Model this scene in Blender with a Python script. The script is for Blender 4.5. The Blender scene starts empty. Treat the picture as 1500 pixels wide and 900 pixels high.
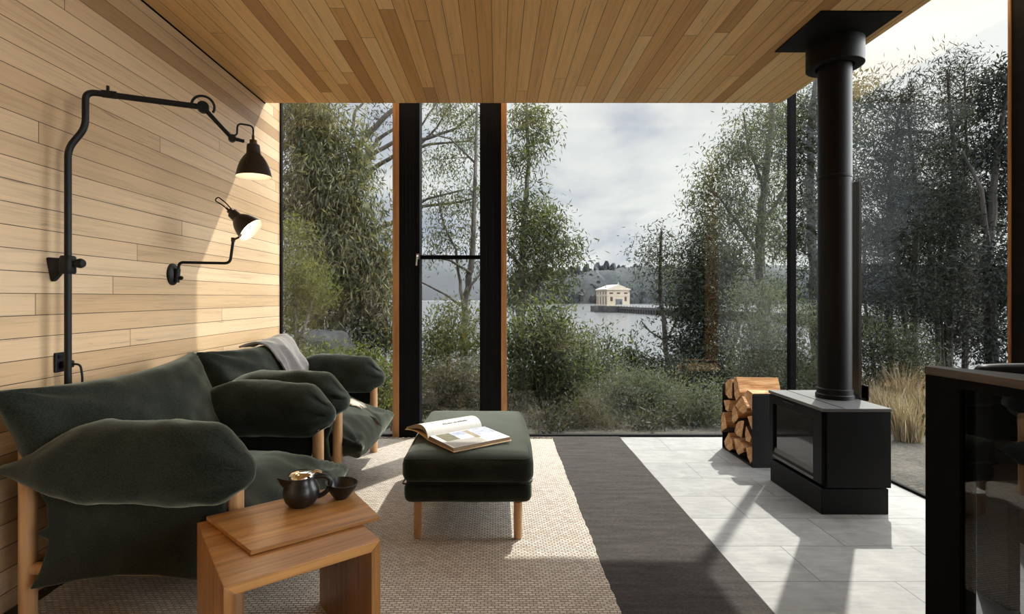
import bpy, bmesh, math, random
import numpy as np
from mathutils import Vector, Matrix, noise
from mathutils.bvhtree import BVHTree
R = math.radians
C = bpy.context.scene.collection
# ------------------------------------------------------------------ camera frame (18 mm lens, one point perspective)
F, CX, CY, EYE = 760.0, 728.0, 436.0, 1.15
def at(px, py, d):          # photo position seen at depth d -> world point
    return Vector(((px-CX)*d/F, d, EYE+(CY-py)*d/F))
def on_z(px, py, z):
    return at(px, py, (EYE-z)*F/(py-CY))
def on_x(px, py, x):
    return at(px, py, x*F/(px-CX))
cam = bpy.data.cameras.new('camera'); cam_o = bpy.data.objects.new('camera', cam); C.objects.link(cam_o)
cam.sensor_width = 36; cam.lens = 36*F/1500
cam.shift_x = (750-CX)/1500; cam.shift_y = (CY-450)/1500
cam_o.location = (0, 0, EYE); cam_o.rotation_euler = (R(90), 0, 0)
cam.clip_end = 8000; cam.clip_start = .05
bpy.context.scene.camera = cam_o

# ------------------------------------------------------------------ nodes
class NT:
    def __init__(s, name):
        s.m = bpy.data.materials.new(name); s.m.use_nodes = True
        s.t = s.m.node_tree; s.n = s.t.nodes; s.l = s.t.links
        s.n.clear(); s.out = s.n.new('ShaderNodeOutputMaterial')
    def node(s, kind, **kw):
        n = s.n.new('ShaderNode'+kind)
        for k, v in kw.items():
            if k.startswith('i_'):
                key = k[2:]; key = int(key) if key.isdigit() else key.replace('_', ' ')
                s.put(n.inputs[key], v)
            else: setattr(n, k, v)
        return n
    def put(s, sock, v):
        if isinstance(v, bpy.types.NodeSocket): s.l.new(v, sock)
        elif isinstance(v, (tuple, list)) and len(v) == 3 and sock.type == 'RGBA': sock.default_value = (*v, 1)
        else: sock.default_value = v
    def math(s, op, a, b=0.0, c=None, clamp=False):
        n = s.n.new('ShaderNodeMath'); n.operation = op; n.use_clamp = clamp
        s.put(n.inputs[0], a); s.put(n.inputs[1], b)
        if c is not None: s.put(n.inputs[2], c)
        return n.outputs[0]
    def mix(s, f, a, b, mode='MIX'):
        n = s.n.new('ShaderNodeMix'); n.data_type = 'RGBA'; n.blend_type = mode
        s.put(n.inputs[0], f); s.put(n.inputs[6], a); s.put(n.inputs[7], b)
        return n.outputs[2]
    def ramp(s, f, stops):
        n = s.n.new('ShaderNodeValToRGB'); s.put(n.inputs[0], f)
        cr = n.color_ramp
        while len(cr.elements) < len(stops): cr.elements.new(.5)
        for e, (p, c) in zip(cr.elements, stops):
            e.position = p; e.color = (*c, 1) if len(c) == 3 else c
        return n.outputs[0]
    def obj(s): return s.node('TexCoord').outputs['Object']
    def sep(s, v): return s.node('SeparateXYZ', i_0=v).outputs
    def comb(s, x, y, z=0.0): return s.node('CombineXYZ', i_0=x, i_1=y, i_2=z).outputs[0]
    def scale(s, v, sc, loc=(0, 0, 0), rot=(0, 0, 0)):
        return s.node('Mapping', i_Vector=v, i_Scale=sc, i_Location=loc, i_Rotation=rot).outputs[0]
    def noise(s, v, sc=5.0, det=4.0, rough=.5, dist=0.0):
        return s.node('TexNoise', i_Vector=v, i_Scale=sc, i_Detail=det, i_Roughness=rough, i_Distortion=dist).outputs[0]
    def bump(s, h, strength=.3, dist=.01):
        return s.node('Bump', i_Height=h, i_Strength=strength, i_Distance=dist).outputs[0]
    def bsdf(s, color, rough=.5, normal=None, **kw):
        b = s.n.new('ShaderNodeBsdfPrincipled')
        s.put(b.inputs['Base Color'], color); s.put(b.inputs['Roughness'], rough)
        if normal is not None: s.put(b.inputs['Normal'], normal)
        for k, v in kw.items(): s.put(b.inputs[k.replace('_', ' ')], v)
        s.l.new(b.outputs[0], s.out.inputs[0]); return b
def srgb(r, g, b):
    f = lambda c: (c/255/12.92) if c <= 10 else ((c/255+.055)/1.055)**2.4
    return (f(r), f(g), f(b))

def mat_boards(name, along, across, width=.084, shift=0.0, cols=None, length=2.3, rough=.5, groove=(.03, .017, .008), grain=.45):
    t = NT(name); p = t.sep(t.obj())
    u, v = p[along], t.math('ADD', p[across], shift)
    row = t.math('FLOOR', t.math('DIVIDE', v, width))
    w0 = t.node('TexWhiteNoise', noise_dimensions='1D', i_W=row).outputs[0]
    u = t.math('ADD', u, t.math('MULTIPLY', w0, length*5))
    uv = t.comb(u, v)
    br = t.node('TexBrick', i_Vector=uv, i_Color1=(0, 0, 0), i_Color2=(1, 1, 1), i_Mortar=(.5, .5, .5), i_Scale=1.0)
    br.offset = 0; br.squash = 1.0
    br.inputs['Mortar Size'].default_value = .0016; br.inputs['Mortar Smooth'].default_value = .3
    br.inputs['Brick Width'].default_value = length; br.inputs['Row Height'].default_value = width
    per = t.sep(br.outputs[0])[0]
    wn = t.node('TexWhiteNoise', noise_dimensions='2D', i_Vector=t.comb(row, t.math('MULTIPLY', per, 7.0))).outputs[0]
    k = t.math('ADD', t.math('MULTIPLY', per, .55), t.math('MULTIPLY', wn, .45))
    base = t.ramp(k, cols)
    uvb = t.comb(t.math('ADD', t.math('MULTIPLY', u, 1.0), t.math('MULTIPLY', wn, 9.0)), t.math('MULTIPLY', v, 1.0), per)
    g1 = t.noise(t.scale(uvb, (1.6, 70, 1)), 1.0, 5, .6, .4)
    g2 = t.noise(t.scale(uvb, (.9, 14, 1)), 1.0, 4, .55, 1.2)
    g3 = t.noise(t.scale(uvb, (9, 260, 1)), 1.0, 2, .5)
    gg = t.math('ADD', t.math('ADD', t.math('MULTIPLY', g1, .45), t.math('MULTIPLY', g2, .4)), t.math('MULTIPLY', g3, .25))
    gr = t.ramp(gg, [(.32, (1-grain, 1-grain*1.08, 1-grain*1.15)), (.55, (1, 1, 1)), (.78, (1.12, 1.1, 1.06))])
    col = t.mix(1.0, base, gr, 'MULTIPLY')
    # dark gum streaks
    st = t.noise(t.scale(uvb, (3, 46, 1), (3, 5, 2)), 1.0, 3, .5, .8)
    col = t.mix(t.math('MULTIPLY', t.ramp(st, [(.70, (0, 0, 0)), (.76, (1, 1, 1))]), .55), col, (.12, .06, .03))
    col = t.mix(br.outputs[1], col, groove)
    h = t.math('SUBTRACT', t.math('MULTIPLY', g1, .06), br.outputs[1])
    t.bsdf(col, t.math('ADD', t.math('MULTIPLY', g2, .2), rough-.1), t.bump(h, .6, .003), Specular_IOR_Level=.5 if width == .084 else .08)
    return t.m

def mat_wood(name, dark, light, axis=2, scale=1.0, rough=.42):
    t = NT(name); p = t.sep(t.obj())
    sc = [26.0, 26.0, 26.0]; sc[axis] = 1.6
    v = t.scale(t.obj(), tuple(a*scale for a in sc))
    n1 = t.noise(v, 1.0, 5, .6, .8); sc2 = [95.0]*3; sc2[axis] = 4
    n2 = t.noise(t.scale(t.obj(), tuple(a*scale for a in sc2)), 1.0, 3, .6)
    k = t.math('ADD', t.math('MULTIPLY', n1, .7), t.math('MULTIPLY', n2, .3))
    c = t.ramp(k, [(.33, dark), (.62, light)])
    t.bsdf(c, rough, t.bump(n2, .12, .002)); return t.m

def mat_plain(name, col, rough=.5, metal=0.0, var=.0, bump=0.0, bs=60.0, **kw):
    t = NT(name); n = t.noise(t.obj(), bs, 4, .55)
    lo = tuple(c*(1-var) for c in col); hi = tuple(min(1, c*(1+var)) for c in col)
    t.bsdf(t.ramp(n, [(.3, lo), (.7, hi)]), rough, t.bump(n, bump, .004) if bump else None, Metallic=metal, **kw)
    return t.m

def mat_glass(name, tint=(.96, .98, .97), boost=1.0, ior0=.04):
    t = NT(name); g = t.node('NewGeometry')
    dp = t.node('VectorMath', operation='DOT_PRODUCT', i_0=g.outputs['Normal'], i_1=g.outputs['Incoming']).outputs['Value']
    a = t.math('SUBTRACT', 1.0, t.math('ABSOLUTE', dp), clamp=True)
    f = t.math('ADD', ior0*boost, t.math('MULTIPLY', t.math('POWER', a, 5.0), .9), clamp=True)
    tr = t.node('BsdfTransparent', i_Color=tint); gl = t.node('BsdfGlossy', i_Color=(1, 1, 1), i_Roughness=.0)
    mx = t.node('MixShader', i_0=f, i_1=tr.outputs[0], i_2=gl.outputs[0])
    t.l.new(mx.outputs[0], t.out.inputs[0]); return t.m

def mat_fabric(name, dark, light, scale=900.0):
    t = NT(name); o = t.obj()
    n1 = t.noise(o, 190.0, 3, .75); n2 = t.noise(o, 9.0, 3, .5); n3 = t.noise(t.scale(o, (1, 1, 1), (4, 2, 7)), 420.0, 2, .6)
    k = t.math('ADD', t.math('ADD', t.math('MULTIPLY', n1, .45), t.math('MULTIPLY', n3, .35)), t.math('MULTIPLY', n2, .2))
    c = t.ramp(k, [(.40, dark), (.60, light)])
    t.bsdf(c, .95, t.bump(n1, .4, .002), Sheen_Weight=.42, Sheen_Roughness=.4, Sheen_Tint=(.80, .86, .70, 1), Specular_IOR_Level=.15)
    return t.m

def mat_leaf(name, cols, trans=.45, rough=.55, dim=.62):
    t = NT(name); g = t.node('NewGeometry')
    c = t.ramp(g.outputs['Random Per Island'], [(i/(len(cols)-1), tuple(v*dim*(.55, .8, 1.05, 1.6, .7)[i] for v in x)) for i, x in enumerate(cols)])
    d = t.node('BsdfDiffuse', i_Color=c)
    tc = t.mix(1.0, c, (1.25, 1.35, .7), 'MULTIPLY')
    tr = t.node('BsdfTranslucent', i_Color=tc)
    m1 = t.node('MixShader', i_0=trans, i_1=d.outputs[0], i_2=tr.outputs[0])
    gl = t.node('BsdfGlossy', i_Color=(.9, .95, 1), i_Roughness=.6)
    m2 = t.node('MixShader', i_0=.018, i_1=m1.outputs[0], i_2=gl.outputs[0])
    t.l.new(m2.outputs[0], t.out.inputs[0]); return t.m

M = {}
WC = [(0, (.37, .225, .115)), (.25, (.55, .37, .21)), (.6, (.68, .485, .30)), (1, (.78, .585, .385))]
M['wall_wood'] = mat_boards('wall boards', 1, 2, .084, -1.165+.084*30, WC, 3.3, .42, grain=.36)
CC = [(0, (.48, .245, .09)), (.3, (.78, .475, .20)), (.65, (.91, .61, .285)), (1, (.97, .73, .40))]
M['ceil_wood'] = mat_boards('ceiling boards', 1, 0, .084, .028+.084*60, CC, 2.9, .5, grain=.33)
DC = [(0, (.006, .0055, .005)), (.5, (.009, .0085, .008)), (1, (.014, .013, .012))]
M['dark_boards'] = mat_boards('dark stained boards', 1, 2, .13, 0.0, DC, 3.1, .6, (.004, .004, .004))
def tile_mat():
    t = NT('grey stone tile'); o = t.obj(); p = t.sep(o)
    uv = t.comb(t.math('ADD', p[0], -.11+6.0), t.math('ADD', p[1], 6.0))
    br = t.node('TexBrick', i_Vector=uv, i_Color1=(0, 0, 0), i_Color2=(1, 1, 1), i_Mortar=(.5, .5, .5), i_Scale=1.0)
    br.offset = .5; br.offset_frequency = 2
    br.inputs['Mortar Size'].default_value = .0022; br.inputs['Mortar Smooth'].default_value = .1
    br.inputs['Brick Width'].default_value = .6; br.inputs['Row Height'].default_value = .3
    per = t.sep(br.outputs[0])[0]
    w = t.comb(t.math('ADD', p[0], t.math('MULTIPLY', per, 13.0)), p[1], per)
    n1 = t.noise(w, 7.0, 6, .62, .5); n2 = t.noise(t.scale(w, (8, 46, 1), (0, 0, 0), (0, 0, .6)), 1.0, 5, .65)
    k = t.math('ADD', t.math('ADD', t.math('MULTIPLY', n1, .5), t.math('MULTIPLY', n2, .4)), t.math('MULTIPLY', per, .12))
    c = t.ramp(k, [(.33, (.155, .152, .147)), (.7, (.32, .314, .304))])
    c = t.mix(br.outputs[1], c, (.075, .073, .07))
    h = t.math('SUBTRACT', t.math('MULTIPLY', n2, .12), br.outputs[1])
    t.bsdf(c, .55, t.bump(h, .5, .003)); return t.m
M['tile'] = tile_mat()
def carpet_mat():
    t = NT('charcoal carpet'); o = t.obj()
    n1 = t.noise(t.scale(o, (90, 420, 90)), 1.0, 3, .7); n2 = t.noise(t.scale(o, (4, 30, 4)), 1.0, 4, .6)
    c = t.ramp(t.math('ADD', t.math('MULTIPLY', n1, .65), t.math('MULTIPLY', n2, .35)), [(.34, (.026, .0235, .022)), (.66, (.088, .080, .075))])
    t.bsdf(c, .95, t.bump(n1, .5, .003), Specular_IOR_Level=.1); return t.m
M['carpet'] = carpet_mat()
def rug_mat():
    t = NT('cream woven rug'); o = t.obj(); p = t.sep(o)
    wob = t.noise(o, 26.0, 2, .5)
    uv = t.comb(t.math('ADD', p[0], t.math('MULTIPLY', wob, .006)), t.math('ADD', p[1], t.math('MULTIPLY', wob, .010)))
    br = t.node('TexBrick', i_Vector=uv, i_Color1=(0, 0, 0), i_Color2=(1, 1, 1), i_Mortar=(.0, .0, .0), i_Scale=1.0)
    br.offset = .5; br.offset_frequency = 2
    br.inputs['Mortar Size'].default_value = .0032; br.inputs['Mortar Smooth'].default_value = 1.0
    br.inputs['Brick Width'].default_value = .026; br.inputs['Row Height'].default_value = .0135
    per = t.sep(br.outputs[0])[0]
    n1 = t.noise(t.scale(o, (60, 130, 60)), 1.0, 4, .7)
    k = t.math('ADD', t.math('MULTIPLY', per, .4), t.math('MULTIPLY', n1, .6))
    c = t.ramp(k, [(.2, (.44, .38, .32)), (.5, (.61, .55, .485)), (.8, (.71, .66, .59))])
    c = t.mix(t.math('MULTIPLY', br.outputs[1], .75), c, (.22, .165, .115))
    h = t.math('SUBTRACT', t.math('MULTIPLY', n1, .5), br.outputs[1])
    t.bsdf(c, .95, t.bump(h, .8, .006), Specular_IOR_Level=.1); return t.m
M['rug'] = rug_mat()
M['black'] = mat_plain('matte black steel', (.008, .008, .0085), .5, 0, .15, .04, 150, Specular_IOR_Level=.3)
M['stove_black'] = mat_plain('stove black steel', (.007, .0073, .0078), .5, .0, .15, .05, 220, Specular_IOR_Level=.16)
M['stove_top'] = mat_plain('stove grey steel', (.13, .13, .13), .4, .1, .12, .03, 140)
M['frame_black'] = mat_plain('black window frame', (.004, .004, .0045), .6, 0, .2, Specular_IOR_Level=.06)
M['post_black'] = mat_boards('black stained post', 2, 0, .031, 3.0, [(0, (.004, .004, .0045)), (1, (.007, .007, .0075))], 4.0, .6, (.003, .003, .003))
M['trim_wood'] = mat_wood('timber window trim', (.27, .115, .04), (.50, .25, .09), 2)
M['oak'] = mat_wood('pale oak', (.40, .20, .085), (.60, .36, .18), 2)
M['table'] = mat_wood('blackwood', (.20, .080, .022), (.56, .285, .095), 0, .8, .30)
M['table_v'] = mat_wood('blackwood upright', (.19, .078, .022), (.45, .22, .072), 2, .8, .34)
M['fabric'] = mat_fabric('forest green wool', (.0045, .006, .005), (.027, .032, .0255))
M['blanket'] = mat_fabric('grey wool throw', (.12, .112, .11), (.25, .235, .23))
M['fringe'] = mat_plain('cream fringe', (.55, .5, .42), .9, 0, .2, .3)
M['ceramic'] = mat_plain('black stoneware', (.010, .010, .011), .32, 0, .2, .03, 90)
M['lid'] = mat_plain('polished steel', (.78, .68, .55), .09, 1.0, .05)
M['paper'] = mat_plain('paper', (.62, .61, .58), .7, 0, .03)
M['page_edge'] = mat_plain('page edges', (.30, .22, .15), .8, 0, .35, .2, 500)
M['cover'] = mat_plain('book cover', (.62, .42, .22), .6, 0, .1)
M['print_olive'] = mat_plain('olive print', (.12, .11, .06), .6, 0, .4, 0, 40)
M['print_sky'] = mat_plain('pale blue print', (.36, .39, .50), .6, 0, .3, 0, 30)
M['print_tan'] = mat_plain('tan print', (.26, .21, .13), .6, 0, .3, 0, 60)
M['print_text'] = mat_plain('warm grey print', (.36, .33, .30), .6, 0, .05)
M['print_dark'] = mat_plain('ink print', (.02, .025, .03), .6, 0, .3)
M['shade_out'] = mat_plain('lamp shade enamel', (.022, .016, .013), .38, .2, .1)
M['shade_in'] = mat_plain('white enamel', (.85, .80, .72), .5, 0, .02)
M['brass'] = mat_plain('dark brass', (.08, .055, .03), .3, 1, .1)
M['glass'] = mat_glass('window glass', (.955, .975, .97), .5)
M['dark_glass'] = mat_glass('tinted glass', (.62, .65, .66), 1.6)
def stove_glass():
    t = NT('stove door glass'); t.bsdf((.012, .012, .013), .06, None, Specular_IOR_Level=.9); return t.m
M['stove_glass'] = stove_glass()
def emis(name, col, s):
    t = NT(name); e = t.node('Emission', i_Color=(*col, 1), i_Strength=s); t.l.new(e.outputs[0], t.out.inputs[0]); return t.m
M['bulb'] = emis('warm bulb', (1, .80, .55), 9.0)
def log_mat():
    t = NT('split eucalypt end grain'); o = t.obj(); p = t.sep(o)
    n = t.noise(t.scale(o, (3, 24, 24)), 1.0, 5, .6, .6); n2 = t.noise(t.scale(o, (6, 90, 90)), 1.0, 3, .6)
    c = t.ramp(t.math('ADD', t.math('MULTIPLY', n, .6), t.math('MULTIPLY', n2, .4)), [(.36, (.26, .10, .032)), (.5, (.56, .30, .125)), (.64, (.78, .54, .31))])
    t.bsdf(c, .8, t.bump(n2, .6, .006)); return t.m
M['log'] = log_mat()
M['bark'] = mat_plain('dark bark', (.055, .028, .018), .9, 0, .5, .6, 40)
def bark_tree(name, a, b):
    t = NT(name); n = t.noise(t.scale(t.obj(), (9, 9, 2.2)), 1.0, 5, .65, .5)
    t.bsdf(t.ramp(n, [(.35, a), (.65, b)]), .9, t.bump(n, .5, .03)); return t.m
M['bark_grey'] = bark_tree('grey gum bark', (.045, .042, .04), (.16, .145, .13))
M['bark_dark'] = bark_tree('dark tree bark', (.02, .018, .016), (.07, .06, .052))
L_ = lambda *c: [tuple(v) for v in c]
M['leaf_olive'] = mat_leaf('olive gum leaf', L_((.055, .065, .038), (.10, .11, .06), (.15, .15, .085), (.21, .19, .10), (.08, .09, .06)))
M['leaf_dark'] = mat_leaf('dark gum leaf', L_((.025, .033, .024), (.045, .055, .038), (.07, .08, .05), (.10, .105, .065), (.05, .055, .04)), .35, dim=.52)
M['leaf_mid'] = mat_leaf('mid green leaf', L_((.035, .05, .025), (.07, .09, .042), (.11, .13, .055), (.15, .16, .075)), .42)
M['leaf_yellow'] = mat_leaf('yellow green leaf', L_((.11, .12, .035), (.17, .18, .05), (.25, .25, .075), (.13, .14, .05)), .5, dim=.5)
M['leaf_pale'] = mat_leaf('grey green leaf', L_((.09, .10, .075), (.14, .15, .11), (.20, .205, .155), (.10, .11, .08)), .35)
M['leaf_blue'] = mat_leaf('blue black leaf', L_((.014, .019, .019), (.024, .031, .029), (.04, .048, .042), (.065, .07, .06), (.035, .04, .036)), .25, dim=.52)
M['dry'] = mat_leaf('dry grass blade', L_((.30, .22, .12), (.42, .32, .19), (.52, .42, .30), (.22, .17, .11), (.36, .28, .18)), .12, dim=.85)
M['heath'] = mat_leaf('dry heath leaf', L_((.10, .095, .06), (.17, .15, .10), (.24, .19, .14), (.09, .10, .055)), .4, dim=.42)
def ground_mat():
    t = NT('leaf litter ground'); o = t.obj()
    n1 = t.noise(o, 3.0, 6, .7); n2 = t.noise(o, 38.0, 4, .7)
    c = t.ramp(t.math('ADD', t.math('MULTIPLY', n1, .5), t.math('MULTIPLY', n2, .5)), [(.35, (.02, .017, .012)), (.5, (.055, .047, .034)), (.68, (.125, .105, .075))])
    t.bsdf(c, .95, t.bump(n2, .8, .05)); return t.m
M['ground'] = ground_mat()
def water_mat():
    t = NT('lake water'); o = t.obj()
    n = t.noise(t.scale(o, (.22, .55, 1)), 1.0, 4, .6); n2 = t.noise(t.scale(o, (.012, .05, 1)), 1.0, 3, .5)
    t.bsdf((.085, .09, .095), .22, t.bump(t.math('ADD', n, t.math('MULTIPLY', n2, 1.5)), .10, .25), IOR=1.33); return t.m
M['water'] = water_mat()
M['rock'] = mat_plain('lichen grey rock', (.05, .05, .048), .9, 0, .5, .6, 6)
M['stone_cream'] = mat_plain('cream render', (.52, .44, .335), .85, 0, .08, 0, .4)
M['stone_trim'] = mat_plain('pale stone moulding', (.56, .49, .39), .85, 0, .05, 0, .4)
M['roof_white'] = mat_plain('pale metal roof', (.42, .42, .41), .6, 0, .05, 0, .4)
M['win_dark'] = mat_plain('dark red window', (.10, .045, .035), .4, 0, .2, 0, .4)
M['door_grey'] = mat_plain('slate grey door', (.10, .11, .125), .6, 0, .15, 0, .4)
M['pier'] = mat_plain('weathered pier timber', (.062, .058, .055), .9, 0, .4, 0, .35)
M['rail_white'] = mat_plain('white pier rail', (.60, .59, .57), .7, 0, .1, 0, .4)
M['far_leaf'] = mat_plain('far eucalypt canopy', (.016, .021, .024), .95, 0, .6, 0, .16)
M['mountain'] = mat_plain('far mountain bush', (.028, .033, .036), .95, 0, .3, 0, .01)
M['undergrowth'] = mat_leaf('undergrowth leaf', L_((.05, .055, .035), (.085, .085, .055), (.13, .12, .08), (.17, .14, .10), (.06, .065, .04)), .3, dim=.36)
# ------------------------------------------------------------------ mesh helpers
def xf_of(parent):
    m = Matrix.Identity(4)
    while parent is not None:
        m = parent.matrix_basis @ m; parent = parent.parent
    return m
class MB:
    def __init__(s): s.v = []; s.f = []; s.smooth = []
    def add(s, vs, fs, smooth=False):
        o = len(s.v); s.v += [Vector(v) for v in vs]
        s.f += [tuple(o+i for i in f) for f in fs]; s.smooth += [smooth]*len(fs); return s
    def box(s, lo, hi):
        x0, y0, z0 = lo; x1, y1, z1 = hi
        return s.add([(x0, y0, z0), (x1, y0, z0), (x1, y1, z0), (x0, y1, z0), (x0, y0, z1), (x1, y0, z1), (x1, y1, z1), (x0, y1, z1)],
                     [(0, 3, 2, 1), (4, 5, 6, 7), (0, 1, 5, 4), (1, 2, 6, 5), (2, 3, 7, 6), (3, 0, 4, 7)])
    def prism(s, poly, z0, z1, fr=None):    # poly of (x,y), extruded z0..z1; fr maps (x,y,z)->world
        fr = fr or (lambda x, y, z: (x, y, z)); n = len(poly)
        vs = [fr(x, y, z0) for x, y in poly]+[fr(x, y, z1) for x, y in poly]
        return s.add(vs, [tuple(range(n))[::-1], tuple(range(n, 2*n))]+[(i, (i+1) % n, n+(i+1) % n, n+i) for i in range(n)])
    def tube(s, pts, r, seg=12, cap=True):
        pts = [Vector(p) for p in pts]; n = len(pts)
        rs = r if isinstance(r, (list, tuple)) else [r]*n
        vs = []; up = None
        for i, p in enumerate(pts):
            t = (pts[min(i+1, n-1)]-pts[max(i-1, 0)]).normalized()
            if up is None:
                up = t.orthogonal().normalized()
            else:
                up = (up-t*up.dot(t)); up = up.normalized() if up.length > 1e-6 else t.orthogonal().normalized()
            w = t.cross(up)
            for k in range(seg):
                a = 2*math.pi*k/seg; vs.append(p+(up*math.cos(a)+w*math.sin(a))*rs[i])
        fs = [(i*seg+k, i*seg+(k+1) % seg, (i+1)*seg+(k+1) % seg, (i+1)*seg+k) for i in range(n-1) for k in range(seg)]
        s.add(vs, fs, True)
        if cap:
            o = len(s.v)-n*seg
            s.f += [tuple(o+k for k in range(seg))[::-1], tuple(o+(n-1)*seg+k for k in range(seg))]; s.smooth += [False, False]
        return s
    def lathe(s, prof, mat=None, seg=32):   # prof of (r,z)
        mat = mat or Matrix.Identity(4); vs = []
        for r, z in prof:
            for k in range(seg):
                a = 2*math.pi*k/seg; vs.append(mat @ Vector((r*math.cos(a), r*math.sin(a), z)))
        n = len(prof)
        return s.add(vs, [(i*seg+k, i*seg+(k+1) % seg, (i+1)*seg+(k+1) % seg, (i+1)*seg+k) for i in range(n-1) for k in range(seg)], True)
    def build(s, name, mat, parent=None, bevel=0, seg=2, angle=40, mods=None):
        inv = xf_of(parent).inverted() if parent else None
        me = bpy.data.meshes.new(name)
        me.from_pydata([tuple(inv @ v) if inv else tuple(v) for v in s.v], [], s.f)
        mats = mat if isinstance(mat, list) else [mat]
        for m in mats: me.materials.append(m)
        me.polygons.foreach_set('use_smooth', s.smooth if any(s.smooth) else [False]*len(s.f))
        bm = bmesh.new(); bm.from_mesh(me)
        bmesh.ops.remove_doubles(bm, verts=bm.verts, dist=1e-6)
        bmesh.ops.recalc_face_normals(bm, faces=bm.faces); bm.to_mesh(me); bm.free()
        if any(s.smooth): me.set_sharp_from_angle(angle=R(angle))
        o = bpy.data.objects.new(name, me); C.objects.link(o)
        if parent: o.parent = parent
        if bevel:
            b = o.modifiers.new('bevel', 'BEVEL'); b.width = bevel; b.segments = seg; b.limit_method = 'ANGLE'; b.angle_limit = R(35)
        return o
def tag(o, label=None, cat=None, group=None, kind=None):
    if label: o['label'] = label
    if cat: o['category'] = cat
    if group: o['group'] = group
    if kind: o['kind'] = kind
    return o
def thing(name, label, cat, loc=(0, 0, 0), rz=0, group=None):
    o = bpy.data.objects.new(name, None); C.objects.link(o); o.empty_display_size = .1
    o.location = loc; o.rotation_euler = (0, 0, rz); return tag(o, label, cat, group)
def copy_tree(o, parent=None):
    c = o.copy(); C.objects.link(c); c.parent = parent
    for ch in list(o.children): copy_tree(ch, c)
    return c
def struct(name, mb, mat, label=None, cat=None, **kw):
    return tag(mb.build(name, mat, **kw), label, cat, None, 'structure')
def smooth_path(pts, n=6, rad=.03):        # rounds the corners of a polyline
    pts = [Vector(p) for p in pts]; out = [pts[0]]
    for a, b, c in zip(pts, pts[1:], pts[2:]):
        r = min(rad, (a-b).length*.45, (c-b).length*.45)
        p, q = b+(a-b).normalized()*r, b+(c-b).normalized()*r
        for i in range(n+1):
            t = i/n; out.append(p*(1-t)**2+b*2*t*(1-t)+q*t*t)
    return out+[pts[-1]]
def sstep(a, b, x):
    t = max(0, min(1, (x-a)/(b-a))); return t*t*(3-2*t)
def fold_noise(p, amp, sc, seed):
    return noise.fractal(Vector((p[0]*sc+seed*7.3, p[1]*sc+seed*3.1, p[2]*sc)), .9, 2.1, 3)*amp
def pillow(L, H, T, n=44, m=36, ear=.10, p=.42, seed=0, warp=None, wr=.010, pinch=.016):
    """puffed cushion: x along L, z along H, y thick; seam all round with pointed corners"""
    mb = MB(); idx = {}; vs = []; fs = []
    def sp(i, k): t = -1+2*i/k; return math.copysign(1-(1-abs(t))**1.25, t)
    for side in (1, -1):
        for i in range(n+1):
            for j in range(m+1):
                u, v = sp(i, n), sp(j, m)
                edge = i in (0, n) or j in (0, m)
                if edge and (0, i, j) in idx: idx[(side, i, j)] = idx[(0, i, j)]; continue
                x = L/2*u*(1-ear*(1-v*v)*u*u); z = H/2*v*(1-ear*(1-u*u)*v*v)
                e = (1-u*u)*(1-v*v); t = T/2*e**p
                cu, cv = 1-abs(u), 1-abs(v)
                ang = math.atan2(cv, cu+1e-6); rr = math.hypot(cu, cv)
                t += pinch*math.sin(ang*9+seed+side)*math.exp(-rr/.33)*e**.25*2
                t += pinch*.55*math.sin(u*21+seed*2)*math.exp(-cv/.13)*e**.3+pinch*.55*math.sin(v*17+seed)*math.exp(-cu/.13)*e**.3
                q = Vector((x, side*t, z))
                q.y += side*fold_noise((x, z, side*3.0), wr, 5.5, seed)*e**.3
                if warp: q = Vector(warp(q, u, v))
                idx[(side, i, j)] = len(vs)
                if edge: idx[(0, i, j)] = len(vs)
                vs.append(q)
        for i in range(n):
            for j in range(m):
                f = (idx[(side, i, j)], idx[(side, i+1, j)], idx[(side, i+1, j+1)], idx[(side, i, j+1)])
                fs.append(f if side < 0 else f[::-1])
    return mb.add(vs, fs, True)
def bolster(L, H, T, n=56, seg=40, seed=0, warp=None):
    """arm cushion: x along L, ends pinched into an upright seam"""
    vs = []; fs = []
    for i in range(n+1):
        t = -1+2*i/n; u = math.copysign(1-(1-abs(t))**1.5, t)
        w = max(0, 1-abs(u)**4.2)**.5; hz = 1-.50*sstep(.70, 1, u)**1.2-.90*sstep(-.15, -1, u)
        for k in range(seg):
            a = 2*math.pi*k/seg; ca, sa = math.cos(a), math.sin(a)
            y = T/2*math.copysign(abs(ca)**.85, ca)*w
            z = H/2*math.copysign(abs(sa)**.9, sa)*hz
            e = 1-abs(u)
            fr = max(0, math.sin(a*6+seed+2*math.sin(a*2)))**2; fold = (-.036*fr)*math.exp(-((e-.12)/.12)**2)*w*abs(ca)**.5*(1 if u > 0 else .3)
            y += math.copysign(1, ca)*fold; z *= 1-.018*fr*math.exp(-((e-.10)/.13)**2)
            x = L/2*u*(1-(.075 if u > 0 else .02)*sa*sa*abs(u)**5)
            q = Vector((x, y, z))
            q += Vector((0, ca, sa))*fold_noise((x, sa*.2, ca*.2), .012, 6, seed)*w
            if warp: q = Vector(warp(q, u, sa))
            vs.append(q)
    for i in range(n):
        for k in range(seg):
            fs.append((i*seg+k, i*seg+(k+1) % seg, (i+1)*seg+(k+1) % seg, (i+1)*seg+k))
    mb = MB().add(vs, fs, True)
    for i in (0, n):
        for k in range(seg//2):
            a, b, c, d = i*seg+(k-seg//4) % seg, i*seg+(k+1-seg//4) % seg, i*seg+(seg-seg//4-k-1) % seg, i*seg+(seg-seg//4-k) % seg
            if len({a, b, c, d}) == 4: mb.f.append((a, b, c, d)); mb.smooth.append(True)
    return mb
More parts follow.
